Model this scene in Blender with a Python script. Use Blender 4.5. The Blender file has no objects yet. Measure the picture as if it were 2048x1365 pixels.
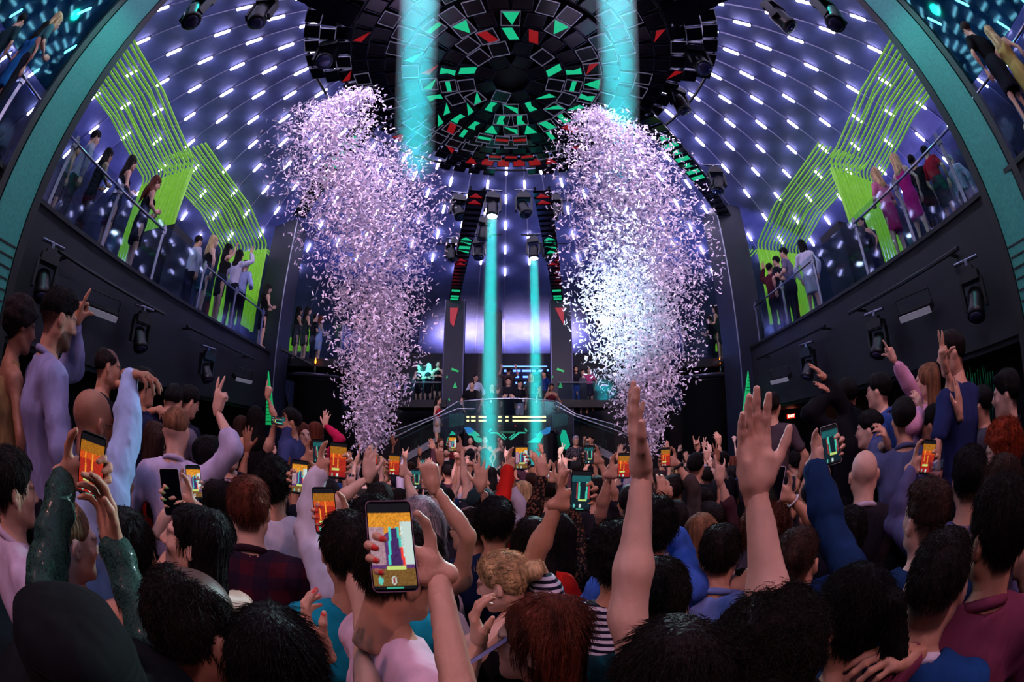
import bpy, bmesh, math, random
import numpy as np
from mathutils import Vector, Matrix

# ------------------------------------------------------------------ camera, world, lights, exposure
SC = bpy.context.scene
COL = SC.collection
CZ = 2.25                     # the camera is held above the heads
PITCH = math.radians(13.0)
FPX = 15.0 / 36.0 * 2048.0    # 15 mm fisheye on a 36 mm frame, in pixels of the 2048 frame

_cd = bpy.data.cameras.new('camera')
_cd.type = 'PANO'
_cd.panorama_type = 'FISHEYE_EQUISOLID'
_cd.fisheye_lens = 15.0
_cd.fisheye_fov = math.radians(200)
_cd.sensor_width = 36.0
_cd.sensor_height = 24.0
_cd.sensor_fit = 'HORIZONTAL'
_cd.clip_start = 0.02
_cd.clip_end = 200
_co = bpy.data.objects.new('camera', _cd)
COL.objects.link(_co)
_co.location = (0, 0, CZ)
_co.rotation_euler = (math.pi / 2 + PITCH, 0, 0)
SC.camera = _co

SC.view_settings.view_transform = 'Standard'
SC.view_settings.look = 'None'
SC.view_settings.gamma = 1.0
SC.view_settings.use_curve_mapping = False
SC.view_settings.exposure = 0.0
SC.cycles.use_denoising = True
SC.cycles.max_bounces = 5
SC.cycles.diffuse_bounces = 1
SC.cycles.glossy_bounces = 2
SC.cycles.use_adaptive_sampling = True
SC.cycles.adaptive_threshold = 0.07
SC.cycles.transparent_max_bounces = 12
SC.cycles.volume_bounces = 0
SC.cycles.sample_clamp_indirect = 4.0

W = bpy.data.worlds.new('world')
SC.world = W
W.use_nodes = True
W.node_tree.nodes['Background'].inputs[0].default_value = (0.02, 0.02, 0.06, 1)
W.node_tree.nodes['Background'].inputs[1].default_value = 0.05


def spot(name, loc, target, energy, color, angle=60, blend=0.5, radius=0.08):
    l = bpy.data.lights.new(name, 'SPOT')
    l.energy = energy
    l.color = color
    l.spot_size = math.radians(angle)
    l.spot_blend = blend
    l.shadow_soft_size = radius
    o = bpy.data.objects.new(name, l)
    COL.objects.link(o)
    o.location = loc
    d = Vector(target) - Vector(loc)
    o.rotation_euler = d.to_track_quat('-Z', 'Y').to_euler()
    return o


def area(name, loc, target, energy, color, size, spread=180, disk=False):
    l = bpy.data.lights.new(name, 'AREA')
    l.energy = energy
    l.color = color
    l.shape = 'DISK' if disk else 'RECTANGLE'
    l.size = size[0]
    l.size_y = size[1]
    l.spread = math.radians(spread)
    o = bpy.data.objects.new(name, l)
    COL.objects.link(o)
    o.location = loc
    o.rotation_euler = (Vector(target) - Vector(loc)).to_track_quat('-Z', 'Y').to_euler()
    return o


# pink front wash from the rig over the rear of the hall, on the crowd
for sx in (-1, 1):
    spot('rig_wash', (sx * 3.2, -2.6, CZ + 4.6), (sx * 0.6, 4.5, 1.6), 400, (1.0, 0.43, 0.40), 80, 0.9, 0.12)
    spot('rig_far_wash', (sx * 2.2, -1.5, CZ + 5.0), (sx * 0.4, 11.0, 2.2), 1650, (1.0, 0.55, 0.56), 44, 0.9, 0.12)
    # washes on the balconies
    spot('balcony_wash', (-sx * 3.5, -1.0, CZ + 6.3), (sx * 7.0, 5.0, CZ + 3.0), 500, (0.95, 0.55, 0.75), 75, 0.8, 0.2)
    # teal heads on the two near columns
    spot('column_wash', (sx * 3.4, 1.1, CZ + 6.0), (sx * 5.5, 1.2, CZ + 1.6), 190, (0.01, 0.75, 0.6), 80, 0.7, 0.1)
# blue and violet uplights round the foot of the dome
for k, (az, e, c) in enumerate([
        (-118, 1.0, (0.14, 0.20, 0.9)), (-88, 1.0, (0.24, 0.22, 1.0)), (-58, 1.0, (0.26, 0.22, 1.0)), (-30, 1.2, (0.17, 0.22, 1.0)),
        (28, 1.5, (0.14, 0.24, 1.0)), (58, 1.7, (0.24, 0.22, 1.0)), (88, 1.4, (0.32, 0.25, 1.0)), (118, 1.0, (0.14, 0.24, 0.9))]):
    a = math.radians(az)
    spot('dome_uplight', (11.2 * math.sin(a), 4.68 + 11.2 * math.cos(a), CZ + 2.5),
         (3.0 * math.sin(a), 4.68 + 3.0 * math.cos(a), CZ + 8.5), 275 * e, c, 120, 0.7, 0.15)
area('stage_uplight', (-0.2, 17.55, CZ + 3.72), (-0.2, 18.3, CZ + 5.0), 300, (0.74, 0.58, 1.0), (6.0, 0.08), 150)
# violet top light on the confetti and the white blinder in the right plume
spot('plume_light', (-1.0, 1.5, CZ + 5.2), (-2.3, 6.2, CZ + 2.2), 1500, (0.74, 0.62, 1.0), 60, 0.7, 0.2)
spot('plume_light', (1.2, 1.5, CZ + 5.2), (2.3, 6.2, CZ + 2.2), 1500, (0.74, 0.66, 1.0), 60, 0.7, 0.2)


# ------------------------------------------------------------------ projection helpers: a pixel of the 2048 x 1365 frame to a direction / place
def ray(px, py):
    x, y = px - 1024.0, 682.5 - py
    r = math.hypot(x, y) + 1e-9
    th = 2 * math.asin(min(1, r / (2 * FPX)))
    s = math.sin(th) / r
    a, b, c = x * s, math.cos(th), y * s
    return Vector((a, b * math.cos(PITCH) - c * math.sin(PITCH), b * math.sin(PITCH) + c * math.cos(PITCH)))


def at(px, py, d):            # at distance d from the camera
    return ray(px, py) * d + Vector((0, 0, CZ))


def aty(px, py, y):           # in the plane Y = y
    v = ray(px, py)
    return v * (y / v.y) + Vector((0, 0, CZ))


def atz(px, py, z):           # in the plane Z = CZ + z
    v = ray(px, py)
    return v * (z / v.z) + Vector((0, 0, CZ))


def atl(px, py, a, b):        # in the vertical plane x = a + b y
    v = ray(px, py)
    return v * (a / (v.x - b * v.y)) + Vector((0, 0, CZ))


def pix(P):
    x, y, z = P[0], P[1], P[2] - CZ
    yy = y * math.cos(PITCH) + z * math.sin(PITCH)
    zz = -y * math.sin(PITCH) + z * math.cos(PITCH)
    n = math.sqrt(x * x + yy * yy + zz * zz)
    r = 2 * FPX * math.sin(math.acos(max(-1, min(1, yy / n))) / 2)
    h = math.hypot(x, zz) + 1e-12
    return (1024 + r * x / h, 682.5 - r * zz / h)


# ------------------------------------------------------------------ materials
def lin(c):
    return tuple(((v / 255.0) / 12.92 if v / 255.0 <= 0.04045 else ((v / 255.0 + 0.055) / 1.055) ** 2.4) for v in c)


MATS = {}


def mat(name, rgb, rough=0.6, metal=0.0, emit=0.0, ecol=None, var=0.12, scale=6.0, bump=0.0, bscale=40.0, stretch=(1, 1, 1),
        attr=None, alpha=None, trans=0.0, spec=0.5, pattern=None, sheen=0.0, sss=0.0):
    """A node material: base colour with noise variation, optional bump, emission and pattern."""
    if name in MATS:
        return MATS[name]
    m = bpy.data.materials.new(name)
    m.use_nodes = True
    nt = m.node_tree
    N, L = nt.nodes, nt.links
    b = N['Principled BSDF']
    c = lin(rgb)
    tc = N.new('ShaderNodeTexCoord')
    mp = N.new('ShaderNodeMapping')
    mp.inputs['Scale'].default_value = stretch
    L.new(tc.outputs['Object'], mp.inputs[0])
    nz = N.new('ShaderNodeTexNoise')
    nz.inputs['Scale'].default_value = scale
    nz.inputs['Detail'].default_value = 2
    L.new(mp.outputs[0], nz.inputs['Vector'])
    rp = N.new('ShaderNodeValToRGB')
    rp.color_ramp.elements[0].position = 0.3
    rp.color_ramp.elements[1].position = 0.7
    rp.color_ramp.elements[0].color = tuple(max(0, v * (1 - var)) for v in c) + (1,)
    rp.color_ramp.elements[1].color = tuple(min(1, v * (1 + var)) for v in c) + (1,)
    L.new(nz.outputs[0], rp.inputs[0])
    out = rp.outputs[0]

    def mix(a, bb, fac, mode='MIX'):
        mx = N.new('ShaderNodeMix')
        mx.data_type = 'RGBA'
        mx.blend_type = mode
        for sock, v in ((mx.inputs[0], fac), (mx.inputs[6], a), (mx.inputs[7], bb)):
            if hasattr(v, 'is_output'):
                L.new(v, sock)
            else:
                sock.default_value = v
        return mx.outputs[2]
    if pattern:
        kind, c2, psc = pattern
        c2 = lin(c2) + (1,)
        if kind in ('stripe', 'plaid'):
            for ax in ((2,) if kind == 'stripe' else (0, 2)):
                sx = N.new('ShaderNodeSeparateXYZ')
                L.new(tc.outputs['Object'], sx.inputs[0])
                mt = N.new('ShaderNodeMath'); mt.operation = 'MULTIPLY'; mt.inputs[1].default_value = psc
                L.new(sx.outputs[ax], mt.inputs[0])
                fr = N.new('ShaderNodeMath'); fr.operation = 'FRACT'
                L.new(mt.outputs[0], fr.inputs[0])
                gt = N.new('ShaderNodeMath'); gt.operation = 'GREATER_THAN'; gt.inputs[1].default_value = 0.5
                L.new(fr.outputs[0], gt.inputs[0])
                if kind == 'plaid':
                    hf = N.new('ShaderNodeMath'); hf.operation = 'MULTIPLY'; hf.inputs[1].default_value = 0.6
                    L.new(gt.outputs[0], hf.inputs[0]); gt = hf
                out = mix(out, c2, gt.outputs[0])
        elif kind == 'spots':
            v = N.new('ShaderNodeTexVoronoi'); v.inputs['Scale'].default_value = psc
            L.new(tc.outputs['Object'], v.inputs['Vector'])
            gt = N.new('ShaderNodeMath'); gt.operation = 'LESS_THAN'; gt.inputs[1].default_value = 0.42
            L.new(v.outputs['Distance'], gt.inputs[0])
            out = mix(out, c2, gt.outputs[0])
        elif kind == 'glitter':
            v = N.new('ShaderNodeTexVoronoi'); v.inputs['Scale'].default_value = psc
            L.new(tc.outputs['Object'], v.inputs['Vector'])
            out = mix(out, c2, v.outputs['Color'])
            L.new(v.outputs['Color'], b.inputs['Roughness'])
    if attr:
        at_ = N.new('ShaderNodeAttribute')
        at_.attribute_name = attr
        out = mix(out, at_.outputs['Color'], 1.0, 'MULTIPLY')
    L.new(out, b.inputs['Base Color'])
    if not (pattern and pattern[0] == 'glitter'):
        b.inputs['Roughness'].default_value = rough
    b.inputs['Metallic'].default_value = metal
    b.inputs['Specular IOR Level'].default_value = spec
    if sheen:
        b.inputs['Sheen Weight'].default_value = sheen
    if sss:
        b.inputs['Subsurface Weight'].default_value = sss
        b.inputs['Subsurface Radius'].default_value = (0.02, 0.008, 0.005)
    if trans:
        b.inputs['Transmission Weight'].default_value = trans
    if emit:
        e = lin(ecol) if ecol else c
        b.inputs['Emission Color'].default_value = e + (1,)
        b.inputs['Emission Strength'].default_value = emit
        m.cycles.emission_sampling = 'NONE'
    if alpha is not None:
        b.inputs['Alpha'].default_value = alpha
    if bump:
        n2 = N.new('ShaderNodeTexNoise')
        n2.inputs['Scale'].default_value = bscale
        n2.inputs['Detail'].default_value = 2
        L.new(mp.outputs[0], n2.inputs['Vector'])
        bp = N.new('ShaderNodeBump')
        bp.inputs['Strength'].default_value = bump
        bp.inputs['Distance'].default_value = 0.02
        L.new(n2.outputs[0], bp.inputs['Height'])
        L.new(bp.outputs[0], b.inputs['Normal'])
    MATS[name] = m
    return m


def glow(name, rgb, strength):
    """A light-giving surface: the colour of the lamp itself, slightly mottled."""
    return mat(name, rgb, 0.4, emit=strength, ecol=rgb, var=0.05)


def glass(name, rgb, alpha=0.12, rough=0.05):
    """Thin pane: mostly see-through with a mirror-like sheen."""
    if name in MATS:
        return MATS[name]
    m = bpy.data.materials.new(name)
    m.use_nodes = True
    N, L = m.node_tree.nodes, m.node_tree.links
    N.remove(N['Principled BSDF'])
    tr = N.new('ShaderNodeBsdfTransparent')
    gl = N.new('ShaderNodeBsdfGlossy')
    gl.inputs['Roughness'].default_value = rough
    tr.inputs[0].default_value = (0.82, 0.9, 0.92, 1)
    nz = N.new('ShaderNodeTexNoise'); nz.inputs['Scale'].default_value = 3
    mr = N.new('ShaderNodeMapRange')
    mr.inputs['To Min'].default_value = alpha * 0.7
    mr.inputs['To Max'].default_value = alpha * 1.3
    L.new(nz.outputs[0], mr.inputs[0])
    gl.inputs[0].default_value = lin(rgb) + (1,)
    mx = N.new('ShaderNodeMixShader')
    L.new(mr.outputs[0], mx.inputs[0])
    L.new(tr.outputs[0], mx.inputs[1])
    L.new(gl.outputs[0], mx.inputs[2])
    L.new(mx.outputs[0], N['Material Output'].inputs[0])
    MATS[name] = m
    return m


# ------------------------------------------------------------------ mesh and object helpers
class MB:
    """Collects verts and faces, builds one mesh object."""
    def __init__(s):
        s.v, s.f, s.m = [], [], []

    def add(s, v, f, mi=0):
        o = len(s.v)
        s.v += [tuple(p) for p in v]
        s.f += [tuple(i + o for i in q) for q in f]
        s.m += [mi] * len(f)
        return s

    def box(s, c, d, M=None, mi=0):
        cx, cy, cz = c; dx, dy, dz = d[0] / 2, d[1] / 2, d[2] / 2
        v = [Vector((cx + a * dx, cy + b * dy, cz + e * dz)) for e in (-1, 1) for a, b in ((-1, -1), (1, -1), (1, 1), (-1, 1))]
        if M is not None:
            v = [M @ p for p in v]
        return s.add(v, [(3, 2, 1, 0), (4, 5, 6, 7), (0, 1, 5, 4), (1, 2, 6, 5), (2, 3, 7, 6), (3, 0, 4, 7)], mi)

    def hexa(s, bot, top, mi=0):
        """prism between two rings of equal length"""
        n = len(bot)
        f = [tuple(range(n - 1, -1, -1)), tuple(range(n, 2 * n))] + [(i, (i + 1) % n, (i + 1) % n + n, i + n) for i in range(n)]
        return s.add(list(bot) + list(top), f, mi)

    def extrude(s, pts, vec, mi=0):
        vec = Vector(vec)
        return s.hexa([Vector(p) for p in pts], [Vector(p) + vec for p in pts], mi)

    def tube(s, path, r, n=6, mi=0, cap=True):
        path = [Vector(p) for p in path]
        rr = r if isinstance(r, (list, tuple)) else [r] * len(path)
        rings = []
        for i, p in enumerate(path):
            t = (path[min(i + 1, len(path) - 1)] - path[max(i - 1, 0)]).normalized()
            u = t.cross(Vector((0.31, 0.17, 0.93)))
            if u.length < 1e-3:
                u = t.cross(Vector((1, 0, 0)))
            u.normalize()
            w = t.cross(u)
            rings.append([p + (u * math.cos(2 * math.pi * k / n) + w * math.sin(2 * math.pi * k / n)) * rr[i] for k in range(n)])
        v = [p for g in rings for p in g]
        f = []
        for i in range(len(path) - 1):
            for k in range(n):
                f.append((i * n + k, i * n + (k + 1) % n, (i + 1) * n + (k + 1) % n, (i + 1) * n + k))
        if cap:
            f.append(tuple(range(n - 1, -1, -1)))
            f.append(tuple(range((len(path) - 1) * n, len(path) * n)))
        return s.add(v, f, mi)

    def lathe(s, prof, c=(0, 0, 0), n=24, M=None, mi=0):
        """profile [(r, z)] turned about Z"""
        v = []
        for r, z in prof:
            for k in range(n):
                a = 2 * math.pi * k / n
                p = Vector((c[0] + r * math.cos(a), c[1] + r * math.sin(a), c[2] + z))
                v.append(M @ p if M is not None else p)
        f = []
        for i in range(len(prof) - 1):
            for k in range(n):
                f.append((i * n + k, i * n + (k + 1) % n, (i + 1) * n + (k + 1) % n, (i + 1) * n + k))
        f.append(tuple(range(n - 1, -1, -1)))
        f.append(tuple(range((len(prof) - 1) * n, len(prof) * n)))
        return s.add(v, f, mi)

    def mesh(s, name, smooth=False):
        me = bpy.data.meshes.new(name)
        me.from_pydata(s.v, [], s.f)
        if any(s.m):
            me.polygons.foreach_set('material_index', s.m)
        if smooth:
            me.polygons.foreach_set('use_smooth', [True] * len(s.f))
        me.update()
        return me

    def build(s, name, mats, parent=None, smooth=False, origin=None):
        """one object; vertices given in the parent's space (origin: world point that becomes the object's own place)"""
        if origin is not None:
            o = Vector(origin)
            s.v = [tuple(Vector(p) - o) for p in s.v]
        me = s.mesh(name, smooth)
        for m in (mats if isinstance(mats, (list, tuple)) else [mats]):
            me.materials.append(m)
        ob = link(name, me, parent)
        if origin is not None:
            ob.location = origin
        return ob


def link(name, data, parent=None):
    o = bpy.data.objects.new(name, data)
    COL.objects.link(o)
    if parent is not None:
        o.parent = parent
    return o


def tag(o, label=None, cat=None, group=None, kind=None):
    if label: o['label'] = label
    if cat: o['category'] = cat
    if group: o['group'] = group
    if kind: o['kind'] = kind
    return o


def thing(name, label, cat, loc=(0, 0, 0), group=None, kind=None, rotz=0.0):
    o = bpy.data.objects.new(name, None)
    COL.objects.link(o)
    o.location = loc
    o.rotation_euler = (0, 0, rotz)
    o.empty_display_size = 0.1
    return tag(o, label, cat, group, kind)


def text_mesh(body, size, extrude, m):
    cu = bpy.data.curves.new('lettering', 'FONT')
    cu.body = body; cu.size = size; cu.extrude = extrude; cu.align_x = 'CENTER'; cu.align_y = 'CENTER'
    t = bpy.data.objects.new('lettering', cu)
    COL.objects.link(t)
    me = bpy.data.meshes.new_from_object(t.evaluated_get(bpy.context.evaluated_depsgraph_get()))
    bpy.data.objects.remove(t)
    me.name = 'lettering'
    me.materials.clear()
    me.materials.append(m)
    return me


def shared(name, me, parent, M):
    """an object that shares mesh data, placed by matrix M in the parent's space"""
    o = link(name, me, parent)
    o.matrix_local = M
    return o


def withmat(me, *ms):
    for m in ms:
        me.materials.append(m)
    return me


def basis(x, y, z, loc):
    M = Matrix((x, y, z)).transposed().to_4x4()
    M.translation = loc
    return M
# ================================================================== THE ROOM
rnd = random.Random(7)
BLACK = mat('black_paint', (13, 13, 18), 0.55, var=0.25, scale=3, bump=0.08, bscale=60)
DARK = mat('dark_wall_paint', (19, 19, 28), 0.6, var=0.2, scale=2, bump=0.08, bscale=50)
SLATE = mat('slate_blue_cladding', (26, 29, 48), 0.5, var=0.2, scale=1.5)
STEEL = mat('brushed_steel', (150, 150, 165), 0.3, 0.9, var=0.1, scale=20)
GLASS = glass('clear_glass', (215, 225, 255), 0.055)
TINT = glass('teal_smoked_glass', (120, 210, 200), 0.05)
TINT.node_tree.nodes['Transparent BSDF'].inputs[0].default_value = (.16, .42, .40, 1)
GLASSG = glass('green_tinted_glass', (160, 230, 215), 0.16)

# ---- floor
fm = MB().box((0, 5, -0.05), (36, 38, 0.1)).build('floor', mat('dance_floor_lacquer', (34, 28, 34), 0.35, var=0.3, scale=4))
tag(fm, 'dark lacquered dance floor under the crowd', kind='structure')

# ---- the dome: 68 gores with thin ribs, LED tubes along the ribs
DX, DY, DZ, DR, DH = -0.05, 4.68, CZ - 5.3, 20.0, 13.07
NG = 68
DA = 2 * math.pi / NG
A0 = math.radians(-1.2)


def dome_pt(az, el, inset=0.0):
    r = (DR - inset) * math.sin(el)
    return Vector((DX + r * math.sin(az), DY + r * math.cos(az), DZ + (DH - inset) * math.cos(el)))


dome = thing('ceiling', 'blue and violet lit crinkled dome ceiling with thin radial ribs', None, (DX, DY, DZ), kind='structure')
DOMEM = mat('dome_crinkled_fabric', (84, 92, 140), 0.5, var=0.25, scale=1.2, bump=0.9, bscale=5.5)
g = MB()
NS, NC = 34, 4
rr = random.Random(3)
vv, ff = [], []
for i in range(NS + 1):
    el = 0.02 + (1.06 - 0.02) * i / NS
    for j in range(NC + 1):
        a = -DA / 2 + DA * j / NC
        a *= 0.985
        sag = 0.05 * math.sin(math.pi * j / NC) * math.sin(el)
        r = (DR + sag) * math.sin(el)
        vv.append((r * math.sin(a), r * math.cos(a), (DH + sag) * math.cos(el)))
for i in range(NS):
    for j in range(NC):
        q = i * (NC + 1) + j
        ff.append((q, q + NC + 1, q + NC + 2, q + 1))
gore = withmat(MB().add(vv, ff).mesh('dome_panel', True), DOMEM)
RIBM = mat('rib_grey_metal', (150, 148, 185), 0.35, 0.4)
rib = withmat(MB().tube([((DR - .02) * math.sin(e), 0, (DH - .02) * math.cos(e)) for e in np.linspace(.02, 1.06, 26)], 0.016, 5).mesh('rib', True), RIBM)
for k in range(NG):
    shared('dome_panel', gore, dome, Matrix.Rotation(-(A0 + (k + .5) * DA), 4, 'Z'))
    shared('rib', rib, dome, Matrix.Rotation(math.pi / 2 - (A0 + k * DA), 4, 'Z'))

# LED tubes
LEDM = glow('led_tube_white', (228, 215, 255), 20)
HOUSE = mat('led_housing', (52, 52, 70), 0.4, 0.6)
tube_me = withmat(MB().tube([(0, -.19, 0), (0, -.168, 0), (0, .168, 0), (0, .19, 0)], [.015, .034, .034, .015], 8).mesh('diffuser', True), LEDM)
house_me = withmat(MB().box((0, 0, .035), (.05, .42, .03)).mesh('housing'), HOUSE)
led = []
for k in range(-34, 34):
    for j in range(0, 15):
        el = (0.045 if k % 2 else 0.0768) + 0.0635 * j
        if el > 0.60 or el < .06 or (abs(k) < 8 and el > .53):
            continue
        az = A0 + k * DA
        p = dome_pt(az, el, 0.07)
        t = (dome_pt(az, el + .01, 0.07) - p).normalized()
        n = (Vector((DX, DY, DZ)) - p); n = (n - t * n.dot(t)).normalized()
        px, py = pix(p)
        v = p - Vector((0, 0, CZ))
        vis = -10 < px < 2058 and -10 < py < 760 and v.y * math.cos(PITCH) + v.z * math.sin(PITCH) > -0.1 * v.length and p.z > CZ + 3.2
        led.append((not vis, v.length, basis(t.cross(-n), t, -n, p)))
led.sort(key=lambda q: (q[0], q[1]))
rest = MB()
for i, (hid, d, M) in enumerate(led):
    if i < 300 and not hid:
        o = tag(link('led_tube', None), 'short glowing white LED tube on a rib of the blue dome', 'light', 'LED tubes on the dome')
        o.matrix_world = M
        shared('diffuser', tube_me, o, Matrix())
        shared('housing', house_me, o, Matrix())
    elif M.translation.z > CZ + 2.6:
        v0 = len(rest.v)
        rest.v += [tuple(M @ Vector(c.co)) for c in tube_me.vertices]
        rest.f += [tuple(i2 + v0 for i2 in p.vertices) for p in tube_me.polygons]
        rest.m += [0] * len(tube_me.polygons)
o = rest.build('distant_led_tubes', LEDM)
tag(o, 'further rows of glowing LED tubes covering the rest of the dome', 'light', 'LED tubes on the dome', 'stuff')

# ---- lower walls
wl = MB()
n = 64
ring = lambda r, z: [Vector((DX + r * math.sin(2 * math.pi * k / n), DY + r * math.cos(2 * math.pi * k / n), z)) for k in range(n)]
v = ring(17.4, 0) + ring(17.4, CZ + 1.63)
wl.add(v, [(k, (k + 1) % n, (k + 1) % n + n, k + n) for k in range(n)])
tag(wl.build('wall_round', BLACK), 'black round wall at the foot of the dome', kind='structure')

EDGE = {-1: (5.4, 0.15), 1: (5.2, 0.125)}


def ex(s, y, o=0.0):
    a, b = EDGE[s]
    return s * (a + o + b * y)


SIDE = {-1: 'left', 1: 'right'}
FL = CZ + 2.1            # balcony floor
for s in (-1, 1):
    tag(MB().extrude([(ex(s, -5, 2.6), -5, 0), (ex(s, 19, 2.6), 19, 0), (ex(s, 19, 2.8), 19, 0), (ex(s, -5, 2.8), -5, 0)], (0, 0, CZ + 2))
        .build('wall_' + SIDE[s], BLACK), 'black wall under the %s balcony' % SIDE[s], kind='structure')
    bal = thing('balcony_' + SIDE[s], 'dark balcony along the %s side with glass rail' % SIDE[s], None, (ex(s, 4), 4, FL), kind='structure')
    O = Vector(bal.location)

    def R(p):
        return Vector(p) - O
    y0, y1 = -3.5, 10.6
    MB().extrude([R((ex(s, y0), y0, FL - .12)), R((ex(s, y1), y1, FL - .12)), R((ex(s, y1, 8), y1, FL - .12)), R((ex(s, y0, 8), y0, FL - .12))], (0, 0, .12)).build('floor_slab', BLACK, bal)
    MB().extrude([R((ex(s, y0), y0, CZ + .45)), R((ex(s, y1), y1, CZ + .45)), R((ex(s, y1, .18), y1, CZ + .45)), R((ex(s, y0, .18), y0, CZ + .45))], (0, 0, 1.66)).build('fascia', DARK, bal)
    MB().extrude([R((ex(s, y0, .1), y0, CZ + .38)), R((ex(s, y1, .1), y1, CZ + .38)), R((ex(s, y1, 2.7), y1, CZ + .38)), R((ex(s, y0, 2.7), y0, CZ + .38))], (0, 0, .07)).build('soffit', BLACK, bal)
    # kerb at the balcony edge
    MB().extrude([R((ex(s, y0, -.03), y0, FL - .02)), R((ex(s, y1, -.03), y1, FL - .02)), R((ex(s, y1, .1), y1, FL - .02)), R((ex(s, y0, .1), y0, FL - .02))], (0, 0, .06)).build('kerb', BLACK, bal)
    posts = [-2.9, -1.3, 0.3, 1.85, 3.22, 4.71, 6.42, 8.04, 9.83] if s < 0 else [-2.9, -1.3, 0.3, 1.92, 3.19, 4.53, 6.18, 7.72, 9.34]
    pm = withmat(MB().box((0, 0, .55), (.025, .06, 1.1)).box((0, 0, .98), (.06, .1, .12)).mesh('rail_post'), STEEL)
    for y in posts:
        shared('rail_post', pm, bal, Matrix.Translation(R((ex(s, y, .04), y, FL))))
    for ya, yb in zip(posts[:-1], posts[1:]):
        d = .05
        MB().extrude([R((ex(s, ya + d, .04), ya + d, FL + .06)), R((ex(s, yb - d, .04), yb - d, FL + .06)), R((ex(s, yb - d, .04), yb - d, FL + 1.12)), R((ex(s, ya + d, .04), ya + d, FL + 1.12))],
                     (.012, 0, 0)).build('glass_pane', GLASS, bal)
        if not (s < 0 and 4 < ya < 6 or s > 0 and 4 < ya < 6):
            MB().tube([R((ex(s, ya, .02), ya, FL + .99)), R((ex(s, yb, .02), yb, FL + .99))], .022, 8).build('handrail', STEEL, bal, True)
    MB().extrude([R((ex(s, -2.9, .03), -2.9, FL + 1.14)), R((ex(s, .95, .03), .95, FL + 1.14)), R((ex(s, .95, .03), .95, FL + 5.2)), R((ex(s, -2.9, .03), -2.9, FL + 5.2))], (.012, 0, 0)).build('tinted_glass', TINT, bal)
    # near column, teal light put into its cladding colour, with black edge trims
    col = thing('column_' + SIDE[s], 'tall slim column washed teal at the near %s balcony' % SIDE[s], None, (ex(s, 1.2), 1.2, 0), kind='structure')
    TEALC = mat('column_teal_lit_cladding', (50, 140, 130), 0.6, var=0.15, scale=25, bump=.1, bscale=120)
    xa = s * 5.30
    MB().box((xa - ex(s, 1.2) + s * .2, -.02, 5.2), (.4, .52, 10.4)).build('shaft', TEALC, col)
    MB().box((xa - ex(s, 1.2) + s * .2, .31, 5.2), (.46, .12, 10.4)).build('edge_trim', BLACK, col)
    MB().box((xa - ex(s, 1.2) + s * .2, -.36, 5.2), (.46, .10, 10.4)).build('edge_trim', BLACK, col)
    for i in range(26):
        MB().box((xa - ex(s, 1.2) - s * .004, -.02, .6 + i * .12), (.012, .5, .02)).build('louvre', BLACK, col)
    # divider cube between the first two boxes and the pillar beyond the second
    dv = MB().extrude([(ex(s, 5.0, .06), 5.0, FL), (ex(s, 5.75, .06), 5.75, FL), (ex(s, 5.75, 1.3), 5.75, FL), (ex(s, 5.0, 1.3), 5.0, FL)], (0, 0, 1.28)).build('balcony_divider', DARK)
    tag(dv, 'black box divider between the %s balcony booths' % SIDE[s], 'divider')
    px_ = [(6.05, 9.9), (6.95, 9.9), (6.95, 10.9), (6.05, 10.9)] if s > 0 else [(-6.75, 10.55), (-6.75, 11.3), (-7.6, 11.3), (-7.6, 10.55)]
    pil = MB().extrude([(a, b, 0) for a, b in px_], (0, 0, CZ + 6.5)).build('pillar_' + SIDE[s], SLATE)
    tag(pil, 'tall dark blue pillar at the far end of the %s balcony' % SIDE[s], kind='structure')
    MB().tube([(px_[0][0] - s * .01, px_[0][1] - .02, 0.1), (px_[0][0] - s * .01, px_[0][1] - .02, CZ + 6.4)], .02, 6).build('edge_strip', STEEL, pil)
    # bench running along the rear of the boxes
    bench = MB().extrude([(ex(s, 1.9, 1.6), 1.9, FL), (ex(s, 5.0, 1.6), 5.0, FL), (ex(s, 5.0, 2.4), 5.0, FL), (ex(s, 1.9, 2.4), 1.9, FL)], (0, 0, .45))
    bench.extrude([(ex(s, 1.9, 2.2), 1.9, FL + .45), (ex(s, 5.0, 2.2), 5.0, FL + .45), (ex(s, 5.0, 2.4), 5.0, FL + .45), (ex(s, 1.9, 2.4), 1.9, FL + .45)], (0, 0, .45))
    tag(bench.build('banquette', mat('banquette_vinyl', (44, 44, 66), .4, var=.2)), 'dark upholstered banquette at the back of the near %s balcony booth' % SIDE[s], 'banquette')
    tag(MB().extrude([(ex(s, 9.3, .5), 9.3, FL), (ex(s, 9.9, .5), 9.9, FL), (ex(s, 9.9, 2.4), 9.9, FL), (ex(s, 9.3, 2.4), 9.3, FL)], (0, 0, .5)).build('booth_seat', mat('banquette_vinyl', (44, 44, 66), .4)),
        'low blue-grey seat block in the second %s balcony booth' % SIDE[s], 'seat')

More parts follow.
